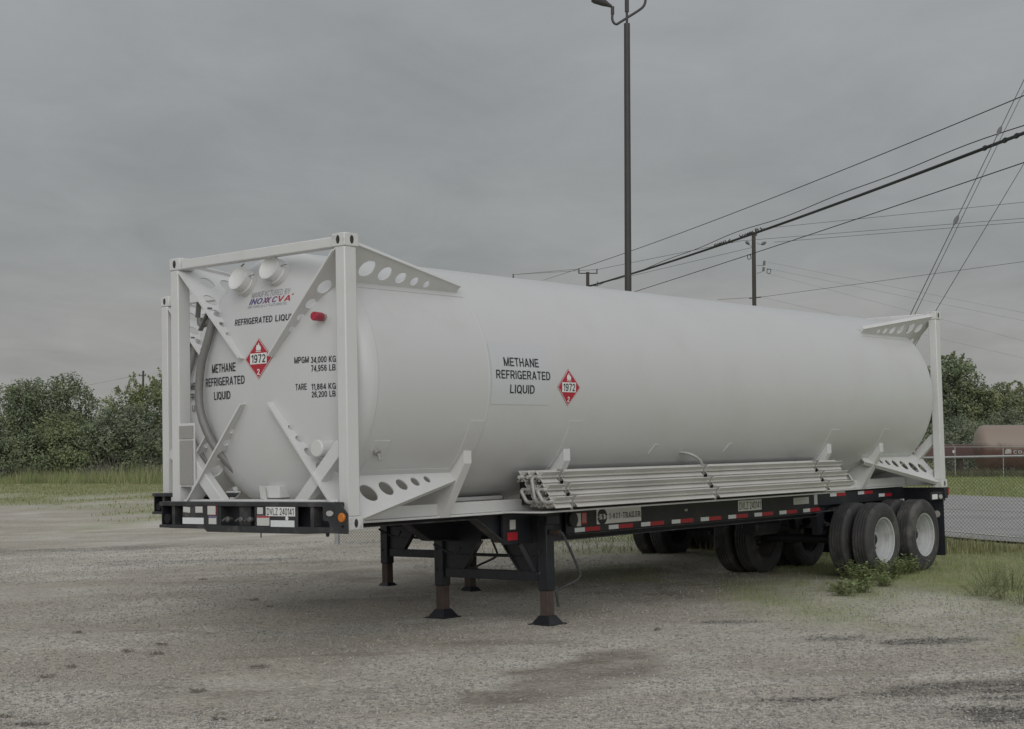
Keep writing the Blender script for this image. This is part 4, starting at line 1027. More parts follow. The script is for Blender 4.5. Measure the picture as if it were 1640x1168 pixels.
#@@BACK
# ------------------------------------------------------------------ fences, poles, wires
def chain_fence(name, pts, h, pitch, wr, post_every, label, barbed=False, rail_r=.021, post_r=.03, phase=0.):
    root = empty(name, None, tuple(pts[0])); tag(root, label, 'fence')
    o0 = Vector(pts[0]); a = Vector(pts[0]); b_ = Vector(pts[1]); D = (b_ - a); D.z = 0; Ln = D.length; D.normalize()
    P_ = lambda s, z: Vector((a.x + D.x*s, a.y + D.y*s, float(gz(a.x + D.x*s, a.y + D.y*s)) + z)) - o0
    nP = int(Ln/post_every) + 1
    for i in range(nP):
        s = min(max(0, i*post_every - phase), Ln); r_ = post_r*1.7 if i == 0 else post_r
        p = MB().tube([P_(s, -.05), P_(s, h + .03)], r_, 10)
        if barbed: p.tube([P_(s, h), P_(s, h + .02) + Vector((-.38, -.1, .36))], .02, 6)
        p.build('post', MGAL, root)
    MB().tube([P_(s, h) for s in np.linspace(0, Ln, 12)], rail_r, 8).build('top_rail', MGAL, root)
    if barbed:
        w_ = MB()
        for k in (.4, .7, 1.): w_.tube([P_(s, h + .38*k) + Vector((-.38*k, -.1*k, 0)) for s in np.linspace(0, Ln, 10)], .006, 4)
        w_.build('barbed_wire', MGAL, root)
    vs = []; fs = []
    nrm = Vector((-D.y, D.x, 0))
    for sg_, off in ((1, .003), (-1, -.003)):
        k = -int(h/pitch) - 1
        while k*pitch < Ln + h:
            s0, s1 = k*pitch, k*pitch + sg_*h*.92
            z0, z1 = .03, h
            if sg_ < 0: s0, s1 = k*pitch, k*pitch - h*.92
            # clip to the panel
            def cl(s0, z0, s1, z1):
                for (sa, za, sb, zb__) in ((s0, z0, s1, z1),):
                    t0, t1 = 0., 1.; ds = sb - sa
                    if abs(ds) > 1e-9:
                        ta, tb = sorted(((0 - sa)/ds, (Ln - sa)/ds)); t0 = max(t0, ta); t1 = min(t1, tb)
                    if t1 <= t0: return None
                    return sa + ds*t0, za + (zb__ - za)*t0, sa + ds*t1, za + (zb__ - za)*t1
            q = cl(s0, z0, s1, z1); k += 1
            if q is None: continue
            A, B = P_(q[0], q[1]) + nrm*off, P_(q[2], q[3]) + nrm*off
            d_ = (B - A).normalized(); u_ = d_.cross(nrm).normalized()
            o_ = len(vs)
            for p in (A, B):
                for j in range(3):
                    an_ = 2.094*j; vs.append(p + (u_*math.cos(an_) + nrm*math.sin(an_))*wr)
            fs += [(o_ + j, o_ + (j + 1) % 3, o_ + 3 + (j + 1) % 3, o_ + 3 + j) for j in range(3)]
    MB().add(vs, fs).build('wire_mesh', MMESH, root, smooth=0)
    return root
fa = at(541, 700, 31.); fb = at(1860, 700, 25.5)
chain_fence('chain_link_fence', [ground_at(fa.x, fa.y), ground_at(fb.x, fb.y)], 1.56, .062, .0027, 3.05, 'chain link fence running close behind the trailers, along the near side of the road', phase=1.5)
fa = at(1380, 700, 104.); fb = at(1760, 700, 98.)
chain_fence('chain_link_fence', [ground_at(fa.x, fa.y), ground_at(fb.x, fb.y)], 2.0, .13, .004, 3.05, 'far chain link fence with slanted barbed wire arms, across the road before the red tank', True)

# light pole
lp = G(1007, 852); lp = ground_at(at(1007, 700, 36.).x, 36.)
lpr = empty('light_pole', None, tuple(lp)); tag(lpr, 'tall dark round light pole with floodlight arms rising behind the tanks', 'light pole')
ph = at(1007, 38, 36.).z - lp.z
MB().tube([(0, 0, 0), (0, 0, ph)], [.088, .072], 24).build('pole', MPOLE, lpr)
MB().box(-.2, .2, -.2, .2, 0, .03).build('base_plate', MPOLE, lpr)
PP = lambda u, v: tuple(at(u, v, 36.) - lp)
px1 = .0146
MB().tube([(0, 0, ph), (0, 0, ph + .62)], .030, 12).build('tenon', MPOLE, lpr)
MB().lathe([(0, .05), (.4, .05)], (0, 0, ph + .28), (0, 0, 1), 14).build('tenon_sleeve', MPOLE, lpr)
MB().tube(spline([PP(981, 22), PP(980.5, 30), PP(982.5, 36), PP(987, 39), PP(992, 36.5), PP(1007, 27), PP(1022, 17.5), PP(1030, 11), PP(1033.5, 3), PP(1034.5, -12)], 5), .030, 12).build('bullhorn_arm', MPOLE, lpr)
for sgn, u, v in ((-1, 981, 12), (1, 1034.5, -20)):
    b0 = Vector(PP(u, v)); MB().tube([b0 - Vector((0, 0, .17)), b0 + Vector((0, 0, .02))], .042, 12).build('fixture_knuckle', MPOLE, lpr)
    hd = MB()
    e0 = b0 + Vector((sgn*.02, 0, .02)); dr = Vector((sgn*.93, -.1, .42)).normalized()
    hd.tube([e0, e0 + dr*.08, e0 + dr*.2, e0 + dr*.42, e0 + dr*.5], [.035, .05, .085, .12, .10], 16)
    hd.build('floodlight', MPOLE, lpr)
MB().tube(spline([PP(1007, -8), PP(1012, -12), PP(1018, -20)]), .03, 8).build('arm', MPOLE, lpr)

# utility poles
def upole(u, vtop, Y, r0, r1, label, name='utility_pole'):
    b_ = at(u, 700, Y); g = ground_at(b_.x, Y); r_ = empty(name, None, tuple(g)); tag(r_, label, 'utility pole', 'utility poles along the road')
    h = at(u, vtop, Y).z - g.z
    MB().tube([(0, 0, -.1), (0, 0, h)], [r0, r1], 14).build('pole', MWOOD, r_)
    return r_, g, (lambda uu, vv: at(uu, vv, Y) - g)
# pole with the short crossarm, where the heavy cable ends
rA, gA, qA = upole(942, 436, 130., .17, .14, 'distant wooden utility pole with a short crossarm where the thick cable arrives')
MB().beam(qA(927, 438), qA(956, 438), .08, .08).build('crossarm', MWOOD, rA)
for u, v in ((927, 431), (956, 432)): MB().tube([qA(u, v + 7), qA(u, v - 1)], [.07, .06], 8).build('insulator', MINS, rA)
MB().tube([qA(942, 457), qA(957, 458), qA(957, 451)], .04, 8).build('cable_bracket', MWIRE, rA)
YB = 58.
rB, gB, qB = upole(1708, 20, YB, .19, .15, 'near wooden utility pole carrying the heavy cables, at the right edge of the yard')
MB().beam(qB(1680, 120), qB(1736, 112), .09, .1).build('crossarm', MWOOD, rB)
YC = 110.
rC, gC, qC = upole(1210, 372, YC, .17, .14, 'wooden utility pole with two street lamps and insulator arms, behind the birds')
MB().tube([qC(1211, 378), qC(1211, 366)], .08, 8).build('top_pin', MINS, rC)
MB().tube(spline([qC(1207, 396), qC(1203, 394), qC(1199, 391)]), .035, 8).build('lamp_arm', MGAL, rC)
MB().tube([qC(1200, 392), qC(1197, 389), qC(1194, 387)], [.06, .13, .06], 10).build('street_lamp_head', MINS, rC)
MB().tube(spline([qC(1212, 389), qC(1216, 391), qC(1220, 391)]), .035, 8).build('lamp_arm', MGAL, rC)
MB().tube([qC(1219, 392), qC(1223, 390), qC(1227, 388)], [.06, .13, .06], 10).build('street_lamp_head', MINS, rC)
for (a, b_, c_) in (((1212, 425), (1224, 425), 418), ((1212, 438), (1223, 434), 428)):
    MB().tube([qC(*a), qC(*b_)], .04, 8).build('insulator_arm', MGAL, rC); MB().tube([qC(b_[0], b_[1]), qC(b_[0], c_)], [.10, .08], 8).build('insulator', MINS, rC)
for pts in ([(1203, 409), (1198, 408), (1197, 413), (1199, 416), (1203, 414), (1202, 408)], [(1229, 431), (1235, 432), (1233, 439), (1228, 437), (1229, 431)]):
    MB().tube([qC(*p) for p in pts], .03, 6).build('jumper_loop', MWIRE, rC)
MB().tube([qC(1206, 434), qC(1206, 446)], .07, 8).build('equipment_box', MINS, rC)
MB().beam(qC(1200, 478), qC(1219, 476), .06, .08).build('crossarm', MWOOD, rC)
rD, gD, qD = upole(822, 444, 190., .15, .12, 'very distant utility pole whose tip just shows above the tank')
MB().beam(qD(818, 447), qD(827, 447), .1, .1).build('crossarm', MWOOD, rD)
MB().tube([qD(822, 446), qD(822, 439)], .09, 8).build('insulator', MINS, rD)
rE, gE, qE = upole(228, 594, 185., .15, .12, 'small distant utility pole rising out of the left thicket')
MB().beam(qE(222.5, 602), qE(233.5, 602), .1, .1).build('crossarm', MWOOD, rE)
for u in (223, 233): MB().tube([qE(u, 602), qE(u, 599)], .08, 6).build('insulator', MINS, rE)
def wire(a, b_, r_, label, sag=0., m=MWIRE2, wav=0., n=24, name='power_line', group='overhead wires', cat='power line'):
    a = Vector(a); b_ = Vector(b_); pts = []
    for i in range(n + 1):
        t_ = i/n; p = a.lerp(b_, t_); p.z -= 4*sag*t_*(1 - t_)
        if wav: p.z += wav*math.sin(t_*23)*math.sin(t_*7 + 1)
        pts.append(p - a)
    o_ = MB().tube(pts, r_, 6).build(name, m, smooth=60); o_.location = a
    return tag(o_, label, cat, group)
EX = lambda u0, v0, u1, v1, uB: v1 + (v1 - v0)/(u1 - u0)*(uB - u1)
YE = 60.
def lineA(u0, v0, Y0, u1, v1, Y1, r_, label, **k): return wire(at(u0, v0, Y0), at(u1, v1, Y1), r_, label, **k)
lineA(926, 431, 130, 1700, 128, YB, .022, 'highest thin black wire rising to the right edge, from the short crossarm pole', m=MWIRE, sag=.3)
lineA(957, 458, 130, 1700, 178, YB, .022, 'slightly wavy black wire just above the thick cable', m=MWIRE, wav=.10, n=60)
th = wire(at(942, 459, 130), at(1700, 190, YB), .072, 'thick black bundled cable with birds sitting on it', m=MWIRE, name='bundled_cable', cat='cable', sag=.35)
lineA(830, 524, 150, 1700, 240, YB, .022, 'thin black wire lowest of the four rising to the right edge', m=MWIRE, sag=.2)
lineA(870, 449, 185, 926, 431, 130, .02, 'wire running on left from the crossarm pole behind the tank')
lineA(822, 440, 190, 926, 431, 130, .018, 'fine wire between the crossarm pole and the distant pole tip')
lineA(822, 440, 190, 956, 432, 130, .018, 'fine lower wire between the crossarm pole and the distant pole tip')
lineA(956, 432, 130, 1186, 386, YC, .016, 'grey wire carrying a few birds left of the lamp pole')
lineA(935, 460, 135, 1207, 396, YC, .014, 'faint grey wire arriving at the lamp pole from the left')
lineA(1186, 386, YC, 1700, 345, 95, .014, 'fine grey wire from the lamp pole towards the right edge, upper of a close pair')
lineA(1214, 367, YC, 1700, 318, 95, .014, 'fine grey wire leaving the top of the lamp pole to the right')
lineA(1240, 388, YC, 1700, 351, 95, .014, 'fine grey wire from the lamp pole towards the right edge, lower of a close pair')
lineA(1150, 480, 122, 1219, 476, YC, .014, 'low faint wire reaching the lamp pole crossarm from the left')
lineA(1219, 476, YC, 1700, 411, 95, .014, 'low grey wire from the lamp pole crossarm to the right')
lineA(1224, 419, YC, 1700, 513, 120, .007, 'faint wire sloping down to the right from the upper insulator', m=MFINE)
lineA(1223, 429, YC, 1700, 526, 120, .007, 'faint wire sloping down to the right from the lower insulator', m=MFINE)
lineA(1228, 438, YC, 1700, 562, 120, .006, 'faintest wire sloping down to the right below the jumper loop', m=MFINE)
lineA(1219, 476, YC, 1700, 588, 120, .006, 'very faint wire sloping down towards the right trees', m=MFINE)
lineA(228, 600, 185, 100, 625, 200, .012, 'faint wire left of the small distant pole', group='overhead wires')
# guy wires of the near pole
for (u0, v0, u1, v1, r_, lb, gy) in ((1700, 4, 1340, 748, .013, 'taut guy wire with a strain insulator crossing the cables at the right', 49.),
                                (1706, 10, 1346, 748, .010, 'thin wire hanging alongside the insulated guy wire', 49.2),
                                (1706, 152, 1362, 726, .011, 'separate thin guy wire further right, ending behind the rear post', 49.5)):
    A_ = at(u0, v0, YB); B_ = at(u1, v1, gy)
    wire(A_, B_, r_, lb, m=MWIRE, name='guy_wire', group='guy wires', cat='guy wire')
    if r_ == .013:
        dd = (B_ - A_)
        for tt in (.305, .505):
            c_ = A_ + dd*tt; z_ = MB().tube([(0, 0, 0), tuple(dd.normalized()*.15), tuple(dd.normalized()*.3), tuple(dd.normalized()*.5)], [.03, .075, .075, .02], 8).build('guy_insulator', MINS)
            z_.location = c_; tag(z_, 'small insulator on the guy wire ' + ('where it crosses the thick cable' if tt < .4 else 'below the cables'), 'insulator', 'guy wire insulators')
for u, v in ((1583, 236), (1616, 224), (1636, 216)):
    t_ = None
    k0 = at(942, 459, 130); k1 = at(1700, 190, YB)
    f_ = [i/400 for i in range(401)]
    best = min(f_, key=lambda q: abs((k0.lerp(k1, q).x/k0.lerp(k1, q).y) - (u - 820)/F))
    p = k0.lerp(k1, best); p.z -= 4*.35*best*(1 - best)
    c_ = MB().box(-.06, .06, -.15, .15, -.09, .1).build('cable_clamp', MWIRE, bevel=.02); c_.location = p
    tag(c_, 'dark clamp on the thick cable near the right edge', 'clamp', 'cable clamps')
# birds
def bird_mesh():
    mb = MB()
    mb.tube([(-.10, 0, -.055), (-.06, 0, .0), (0, 0, .055), (.035, 0, .10), (.055, 0, .135)], [.008, .032, .044, .034, .026], 8)
    mb.tube([(.03, 0, .15), (.055, 0, .15), (.08, 0, .148)], [.012, .030, .014], 8)
    mb.tube([(.075, 0, .148), (.105, 0, .142)], [.008, .001], 5)
    mb.tube([(-.06, 0, 0), (-.15, 0, -.10)], [.022, .014], 5)
    mb.tube([(0, .012, .03), (.005, .012, -.005)], .004, 4); mb.tube([(0, -.012, .03), (.005, -.012, -.005)], .004, 4)
    return mb
b0 = None
k0 = at(942, 459, 130); k1 = at(1700, 190, YB); k2 = at(956, 432, 130); k3 = at(1186, 386, YC)
def put_bird(u, which):
    global b0
    a, e_, sg_, r_, lb = (k0, k1, .35, .070, 'small dark bird perched in the row on the thick cable') if which == 0 else (k2, k3, 0, .016, 'small dark bird perched on the thin grey wire left of the lamp pole')
    best = min([i/1000 for i in range(1001)], key=lambda q: abs(a.lerp(e_, q).x/a.lerp(e_, q).y - (u - 820)/F))
    p = a.lerp(e_, best); p.z += -4*sg_*best*(1 - best) + r_
    if b0 is None: b0 = bird_mesh().build('bird', MBIRD); o_ = b0
    else: o_ = b0.copy(); COL.objects.link(o_)
    o_.location = p; o_.rotation_euler = (0, 0, random.choice((.3, 2.8, .9, 2.2, -.5)) + random.uniform(-.3, .3))
    s_ = random.uniform(.78, .95); o_.scale = (s_, s_, s_)
    tag(o_, lb, 'bird', 'birds on the thick cable' if which == 0 else 'birds on the thin wire')
for u in (1147, 1150, 1153.5, 1157, 1160.5, 1164.5, 1170, 1188, 1191.5, 1195, 1198.5, 1201.5, 1204, 1207, 1213, 1217, 1222): put_bird(u, 0)
for u in (1146, 1154.5, 1163, 1168, 1176): put_bird(u, 1)

# red storage tank, steel beam across the road
YT = 118.
tl = at(1562, 757, YT); g = ground_at(tl.x, YT)
rt_ = empty('storage_tank', None, (g.x, g.y, g.z)); tag(rt_, 'large rust red horizontal storage tank lying beyond the far fence', 'storage tank')
zt = at(1600, 681, YT).z - g.z; Rr = (zt - .25)/2
pr = [(-.02, .01), (.0, Rr*.45), (.12, Rr*.75), (.35, Rr*.93), (.65, Rr), (15., Rr), (15.4, Rr*.8), (15.5, .01)]
two_tone(MTANT, 2.35, 2.9, (.27, .215, .18))  # shell colour ramps from red to tan towards the top
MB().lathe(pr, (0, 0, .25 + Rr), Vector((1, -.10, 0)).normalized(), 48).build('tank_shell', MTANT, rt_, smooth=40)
for xq in (2.5, 8., 13.): MB().box(xq - .2, xq + .2, -1.2, .8, 0, .6).build('tank_cradle', MKB, rt_)
MLET = mat('worn white lettering', (.42, .41, .40), .6, var=.3, scale=6)
aL = at(1607, 722, YT) - g
def tank_xy(a, b_):
    dz_ = b_ - (.25 + Rr); rr = math.sqrt(max(.01, Rr*Rr - dz_*dz_))
    d_ = Vector((1, -.10, 0)).normalized(); n_ = Vector((-.10, -1, 0)).normalized()
    p = d_*a + n_*(rr + .012); return (p.x, p.y, b_)
zl = at(1620, 727, YT).z - g.z
mb = MB(); xl = aL.x + .3
lettering(mb, 'COATING', xl, xl + 2.2, zl, zl + .26, tank_xy, .2); mb.build('tank_lettering', MLET, rt_, smooth=0)
mb = MB(); n_ = 12
pl = [(xl - .62, zl), (xl - .14, zl), (xl - .14, zl + .24), (xl - .2, zl + .36), (xl - .5, zl + .36), (xl - .62, zl + .24)]
mb.add([tank_xy(a, b_) for a, b_ in pl], [tuple(range(6))]); mb.build('white_mark', MLET, rt_, smooth=0)
YS = 124.
sl = at(1440, 757, YS); g2 = ground_at(sl.x, YS)
sb = empty('steel_skid', None, tuple(g2)); tag(sb, 'long rust red steel skid on posts left of the red storage tank', 'steel skid')
z0, z1 = at(1500, 735, YS).z - g2.z, at(1500, 712, YS).z - g2.z
MB().box(0, 9.6, -.6, .6, z0, z1).build('deck', MTANR, sb, bevel=.02)
for xq in (1.0, 4.9, 8.9): MB().box(xq - .15, xq + .15, -.4, .4, 0, z0).build('support_post', MRU, sb)
pz = at(1530, 718, YS - 1) - g2
MB().lathe([(0, .13), (.02, .13)], (pz.x, -.602, (z0 + z1)/2), (0, -1, 0), 16).build('white_lamp', MWH, sb)

# ------------------------------------------------------------------ trees and shrubs
def leaf_cloud(lobes, nleaf, size, cols, hole=.0, sprays=0):
    """leaves spread through uneven lobes (cx,cy,cz,rx,ry,rz); returns verts, faces, tints"""
    lob = np.array(lobes, float); vol = (lob[:, 3]*lob[:, 4]*lob[:, 5])**.67; pick = rng.choice(len(lob), nleaf, p=vol/vol.sum())
    lb = lob[pick]
    d = rng.normal(size=(nleaf, 3)); d /= np.linalg.norm(d, axis=1)[:, None]
    rr = .55 + .5*rng.random(nleaf)**.6
    bumpy = .72 + .62*fbm(d[:, 0]*2.2 + pick*3.1 + 20, d[:, 1]*2.2 + d[:, 2]*2.2 + pick*1.7, 3)
    p = lb[:, :3] + d*lb[:, 3:]*(rr*bumpy)[:, None]
    clump = fbm(p[:, 0]*.9 + 7, p[:, 2]*.9 + p[:, 1]*.5, 3)
    keep = ((clump > .40 + hole) | (rr < .80)) & (clump > .22) & (p[:, 2] > .05)
    p = p[keep]; clump = clump[keep]; d = d[keep]
    if sprays:
        ex = []
        for k in range(sprays):
            L_ = lob[rng.integers(len(lob))]; a = rng.random()*6.28; el = .35 + 1.0*rng.random()
            dr = np.array([math.cos(a)*math.cos(el), math.sin(a)*math.cos(el), math.sin(el)])
            st = L_[:3] + dr*L_[3:]*.8; ln = .5 + 1.1*rng.random()
            tt = rng.random(46)
            ex.append(st + dr*ln*tt[:, None] + rng.normal(size=(46, 3))*.12*(1.15 - tt)[:, None])
        ex = np.concatenate(ex); p = np.concatenate([p, ex]); clump = np.concatenate([clump, .55 + .1*rng.random(len(ex))]); dd_ = rng.normal(size=(len(ex), 3)); d = np.concatenate([d, dd_/np.linalg.norm(dd_, axis=1)[:, None]])
    n = len(p)
    nr = d*.7 + rng.normal(size=(n, 3))*.55 + np.array([0, 0, .35]); nr /= np.linalg.norm(nr, axis=1)[:, None]
    t1 = np.cross(nr, rng.normal(size=(n, 3))); t1 /= np.linalg.norm(t1, axis=1)[:, None]; t2 = np.cross(nr, t1)
    s = (size*(.55 + .9*rng.random(n)))[:, None]
    q = np.stack([p + t1*s, p + t2*s*.5, p - t1*s, p - t2*s*.5], 1).reshape(-1, 3)
    k = np.clip((clump - .36)/.3 + .35*(rng.random(n) - .5), 0, 1)[:, None]
    c = np.array([cols[0]])*(1 - k) + np.array([cols[1]])*k
    if len(cols) > 2:
        s_ = rng.random(n) < .08; c[s_] = cols[2]
    return q, np.arange(4*n).reshape(-1, 4), np.repeat(c, 4, 0)
def make_tree(name, base, h, w, label, cols, nleaf=6500, size=.11, shape='round', cat='tree', group='trees of the thicket', hole=0., sprays=0, seed=0, low=.22, dead=0):
    r_ = empty(name, None, tuple(base)); tag(r_, label, cat, group)
    R_ = random.Random(seed); lob = []
    nl = 16
    for i in range(nl):
        f_ = (i + .5)/nl; z_ = h*(low + (1 - low)*f_*.93)
        env = {'round': math.sin(math.pi*min(1, .22 + .75*f_))**.8, 'mound': math.sqrt(max(.05, 1 - (f_*.96)**2)), 'vase': .5 + .5*f_ if f_ < .7 else 1.1 - .5*(f_ - .7)/.3}[shape]
        a = R_.random()*6.28; off = w*.5*env*(.35 + .45*R_.random())
        rr = w*.5*env*(.38 + .25*R_.random()) + .15
        lob.append((math.cos(a)*off, math.sin(a)*off*.8, z_, rr, rr, rr*(.65 + .3*R_.random())))
    tr = MB()
    lean = Vector((R_.uniform(-.1, .1)*h, R_.uniform(-.1, .1)*h, h*.62))
    tr.tube(spline([Vector((0, 0, -.1)), lean*.35 + Vector((.1, 0, 0)), lean*.7, lean]), [max(.02, .028*h*(1 - .04*i)) for i in range(19)], 8)
    for L_ in lob:
        s0 = lean*(.25 + .55*R_.random()); e0 = Vector(L_[:3])
        tr.tube([s0, s0.lerp(e0, .5) + Vector((R_.uniform(-.2, .2), R_.uniform(-.2, .2), .1)), e0], [.008*h, .006*h, .002*h], 5)
    for k in range(dead):                       # tangle of bare stems low down
        a = R_.random()*6.28; q_ = R_.random()*w*.5; b_ = Vector((math.cos(a)*q_, -abs(math.sin(a)*q_), 0))
        e0 = b_ + Vector((R_.uniform(-.7, .7), R_.uniform(-.5, .2), R_.uniform(.7, h*.42)))
        m_ = b_.lerp(e0, .5) + Vector((R_.uniform(-.3, .3), 0, R_.uniform(-.1, .25)))
        tr.tube([b_, m_, e0], [.022, .016, .008], 4)
    tr.build('trunk', MBARK, r_)
    q, f_, c = leaf_cloud(lob, int(nleaf*2.5), size, cols, hole, sprays)
    bulk('crown', q, f_, MLEAF, c, 4, None, parent=r_)
    return r_
def tree_px(u, vtop, Y, wpx, label, cols, **k):
    b_ = ground_at(at(u, 700, Y).x, Y); h = at(u, vtop, Y).z - b_.z
    return make_tree(k.pop('name', 'tree'), b_, h, wpx*Y/F, label, cols, **k)
CA = ((.145, .18, .115), (.225, .262, .15), (.25, .27, .18)); CB = ((.17, .205, .115), (.255, .295, .15), (.28, .30, .18)); CC = ((.165, .195, .14), (.245, .275, .185), (.31, .33, .26))
tree_px(18, 612, 122, 175, 'broad dark green tree at the left edge of the photo, vines over its crown', CA, seed=1, shape='mound', dead=80, nleaf=9000)
tree_px(95, 598, 124, 150, 'tallest dark rounded tree left of the gap in the thicket', CA, seed=2, shape='mound', sprays=8, dead=80, nleaf=9000)
tree_px(222, 618, 124, 130, 'lighter feathery tree with upright sprays, right of the gap in the thicket', CB, seed=3, shape='mound', sprays=46, hole=.04, dead=80, nleaf=8000)
tree_px(268, 600, 121, 110, 'feathery tree partly hidden behind the white corner posts', CB, seed=4, shape='mound', sprays=40, hole=.05, dead=80, nleaf=7000)
tree_px(-75, 606, 123, 150, 'dark tree just cut by the left frame edge', CA, seed=14, shape='mound', dead=20, nleaf=6000)
tree_px(330, 640, 126, 140, 'bushy tree glimpsed behind the front end frames', CB, seed=15, shape='mound', nleaf=6000)
G2 = 'shrubs at the foot of the thicket'
tree_px(65, 690, 118, 150, 'dark shrub with bare stems at the foot of the left trees', CA, name='shrub', cat='shrub', group=G2, seed=5, shape='mound', dead=70, low=.36, nleaf=4600)
tree_px(120, 664, 118.5, 140, 'arching vine covered shrub in front of the gap', CB, name='shrub', cat='shrub', group=G2, seed=6, shape='mound', dead=90, low=.32, nleaf=6500)
tree_px(205, 655, 118, 140, 'pale vine covered shrub beside the white corner posts', CC, name='shrub', cat='shrub', group=G2, seed=7, shape='mound', dead=110, low=.42, nleaf=5600)
tree_px(165, 700, 117, 110, 'low tangle of grey bare branches with few leaves', CA, name='shrub', cat='shrub', group=G2, seed=8, shape='mound', dead=150, low=.3, nleaf=1600)
tree_px(245, 706, 116.5, 90, 'low grey brush tangle against the white corner posts', CA, name='shrub', cat='shrub', group=G2, seed=9, shape='mound', dead=150, low=.3, nleaf=1200)
tree_px(10, 705, 117, 110, 'low dark shrub at the left frame edge', CA, name='shrub', cat='shrub', group=G2, seed=16, shape='mound', dead=90, low=.2, nleaf=3000)
G3 = 'trees behind the red tank'
CR = ((.14, .178, .115), (.235, .275, .155), (.27, .29, .19)); CS = ((.175, .205, .125), (.27, .30, .165), (.31, .325, .21))
tree_px(1530, 566, 150, 140, 'tall tree right behind the rear corner post', CR, seed=10, shape='mound', sprays=14, group=G3, nleaf=10500, size=.15)
tree_px(1660, 590, 152, 150, 'lighter feathery tree at the right edge, behind the red tank', CS, seed=11, shape='mound', sprays=50, hole=.03, group=G3, nleaf=9000, size=.14)
tree_px(1590, 612, 148, 120, 'shorter tree filling the dip between the two right hand trees', CS, seed=12, shape='mound', sprays=16, group=G3, nleaf=8000, size=.14)
tree_px(1468, 585, 152, 120, 'tree behind the rear end of the nearer tank', CR, seed=17, shape='mound', group=G3, nleaf=8000, size=.15)
tree_px(1760, 600, 150, 150, 'tree beyond the right frame edge', CS, seed=18, shape='mound', group=G3, nleaf=5000, size=.15)
tree_px(1535, 668, 138, 130, 'grey green vine mound between the rear post and the red tank', CC, name='shrub', cat='shrub', group=G3, seed=13, shape='mound', nleaf=6500, low=.1, dead=80)
tree_px(1625, 655, 142, 120, 'vine hung bush just above the red tank', CC, name='shrub', cat='shrub', group=G3, seed=19, shape='mound', nleaf=6500, low=.1)

# dark clods of turf lying on the gravel
MCLOD = mat('dry turf clod', (.19, .175, .145), .95, var=.5, scale=40, bump=.6, bscale=80)
def clod(u, v, lx, label):
    g_ = G(u, v); lx *= .62; mb = MB(); R_ = random.Random(u*7 + v)
    for k in range(26):
        x_ = R_.uniform(-.5, .5)*lx; y_ = R_.gauss(0, .16)*lx; r_ = lx*R_.uniform(.03, .10)*(1.1 - abs(x_)/lx)
        mb.add([(x_ + r_*R_.uniform(.6, 1.6)*dx, y_ + r_*R_.uniform(.5, 1.3)*dy, r_*.25 + r_*R_.uniform(.3, .8)*dz) for dx, dy, dz in ((1, 0, 0), (-1, 0, 0), (0, 1, 0), (0, -1, 0), (.2, .1, 1), (0, 0, -.6))],
               [(0, 2, 4), (2, 1, 4), (1, 3, 4), (3, 0, 4), (2, 0, 5), (1, 2, 5), (3, 1, 5), (0, 3, 5)])
    for k in range(16):
        x_ = R_.uniform(-.45, .45)*lx; y_ = R_.gauss(0, .12)*lx; a = R_.random()*6.28; L_ = lx*R_.uniform(.12, .4)
        mb.tube([(x_, y_, .006), (x_ + math.cos(a)*L_*.6, y_ + math.sin(a)*L_*.6, .018 + .012*R_.random()), (x_ + math.cos(a)*L_, y_ + math.sin(a)*L_, .006)], [.003, .0025, .001], 4)
    o_ = mb.build('turf_clod', MCLOD, smooth=0); o_.location = g_; o_.rotation_euler = (0, 0, R_.uniform(-.5, .5)); tag(o_, label, 'turf clod', 'turf clods on the gravel')
for u, v, lx, lb in ((205, 1044, .20, 'small dark clod of turf, middle of three in a loose row on the left gravel'), (252, 1048, .22, 'dark clod of turf at the right end of the loose row of three'), (125, 1014, .2, 'dark clod of turf on the left gravel, farthest of the loose row'),
                     (412, 1069, .26, 'lone forked clod of turf lying straight below the front bumper'), (318, 1108, .22, 'flat clod of turf below the loose row, towards the lower left'), (58, 1164, .34, 'largest dark clod of turf in the lower left corner'), (8, 1150, .2, 'clod of turf cut by the left frame edge'),
                     (75, 1085, .18, 'faint clod of turf near the left frame edge'), (115, 1069, .16, 'crumbled clod of turf near the left edge'), (260, 1033, .18, 'thin crumbled clod beside the tyre streaks'), (435, 1156, .24, 'round clod at the bottom edge left of the middle'), (352, 1154, .2, 'flat clod at the bottom edge'), (325, 929, .22, 'distant clod of turf left below the bumper'), (405, 962, .22, 'distant clod of turf right of the other far one'), (432, 973, .10, 'tiny dark clod in the shade before the trailer'), (1052, 1010, .12, 'tiny clod in the gravel right of the landing leg')):
    clod(u, v, lx, lb)
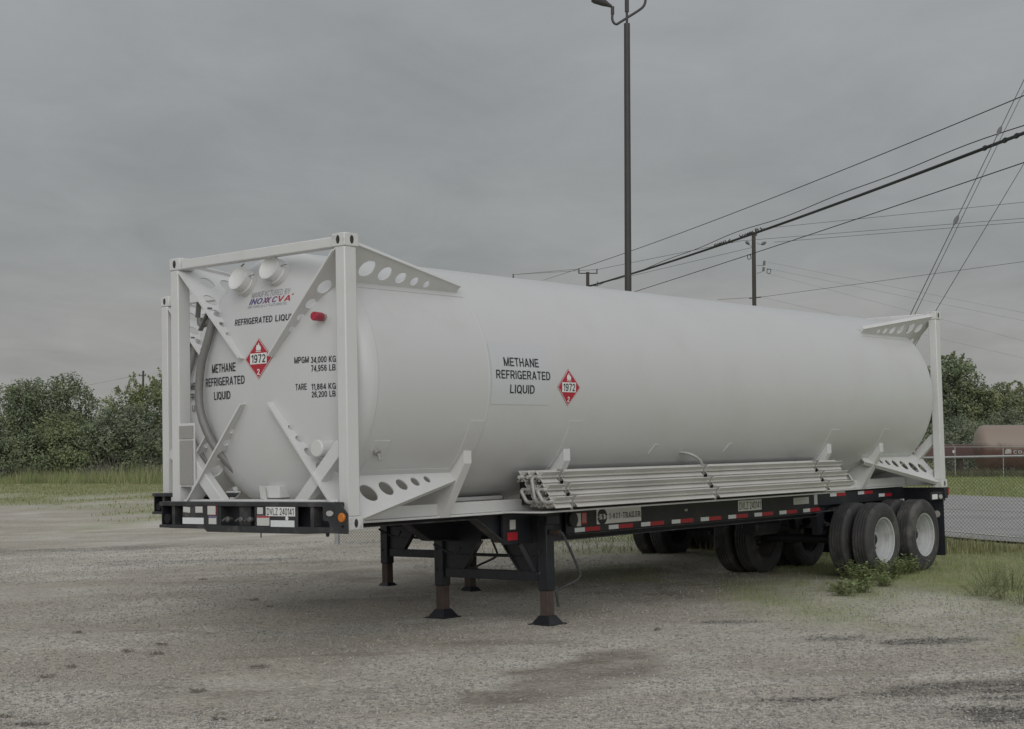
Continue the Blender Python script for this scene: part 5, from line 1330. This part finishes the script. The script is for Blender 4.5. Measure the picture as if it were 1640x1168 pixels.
# ------------------------------------------------------------------ weeds by the rear wheels
def weed(u, v, h, n, label, cols, leaf=.043, spread=.24):
    b_ = G(u, v); r_ = empty('weed_plant', None, tuple(b_)); tag(r_, label, 'weed', 'weeds growing by the rear wheels')
    st = MB(); Q = []; C_ = []
    for i in range(n):
        a = random.random()*6.28; l_ = spread*random.random(); hh = h*(.5 + .6*random.random())
        e0 = Vector((math.cos(a)*l_, math.sin(a)*l_, hh)); s0 = Vector((math.cos(a)*l_*.3, math.sin(a)*l_*.3, -.01))
        m_ = s0.lerp(e0, .6) + Vector((0, 0, .02)); st.tube([s0, m_, e0], [.003, .0025, .0015], 4)
        for k in range(13):
            t_ = .2 + .8*k/12; p = s0.lerp(e0, t_); an_ = random.random()*6.28; L_ = leaf*(.6 + .8*random.random())
            d_ = Vector((math.cos(an_), math.sin(an_), random.uniform(-.1, .5))).normalized(); w_ = d_.cross(Vector((0, 0, 1))).normalized()*L_*.38
            Q += [p, p + d_*L_*.55 + w_, p + d_*L_*1.15, p + d_*L_*.55 - w_]
            kk = random.random(); C_ += [[cols[0][j]*(1 - kk) + cols[1][j]*kk for j in range(3)]]*4
    st.build('stems', MGRA, r_, smooth=0)
    a_ = r_.children[0].data.color_attributes.new('tint', 'FLOAT_COLOR', 'POINT')
    a_.data.foreach_set('color', np.tile(np.array([.25, .27, .14, 1], np.float32), len(r_.children[0].data.vertices)))
    bulk('leaves', np.array([tuple(q) for q in Q]), np.arange(len(Q)).reshape(-1, 4), MLEAF, np.array(C_), 4, None, parent=r_)
WC = ((.22, .285, .12), (.39, .46, .22))
for u, v, h, n, lb in ((1362, 928, .20, 16, 'leafy weed under the inner tyre, leftmost of the clump'), (1385, 936, .22, 22, 'low weed in front of the left rear tyre'),
                       (1408, 930, .22, 22, 'weed against the tread of the left rear tyre'), (1430, 927, .24, 20, 'weed between the two rear tyres'),
                       (1447, 920, .22, 16, 'dark leafed weed rising in the gap between the rear tyres'), (1466, 918, .20, 14, 'weed at the front of the rearmost tyre'),
                       (1352, 955, .17, 18, 'separate low tuft nearest the camera before the tyres'), (1378, 950, .14, 14, 'thin low weed behind the separate tuft'),
                       (1420, 940, .14, 16, 'sprawling low weed in front of the clump'), (1340, 948, .12, 10, 'sparse weed left of the separate tuft')):
    weed(u, v, h*1.2, int(n*1.25), lb, WC)
WD = ((.16, .18, .09), (.29, .30, .16))
for u, v, h, n, lb in ((1590, 940, .42, 26, 'tall spindly weed left in the grass at the right'), (1622, 945, .45, 30, 'tallest spindly weed by the right frame edge'),
                       (1608, 960, .36, 24, 'spindly weed in front of the tall ones at the right'), (1636, 968, .36, 20, 'spindly weed cut by the right frame edge'), (1570, 955, .26, 16, 'short spindly weed at the left of the right hand group')):
    weed(u, v, h*.72, n, lb, WD, .026, .42)
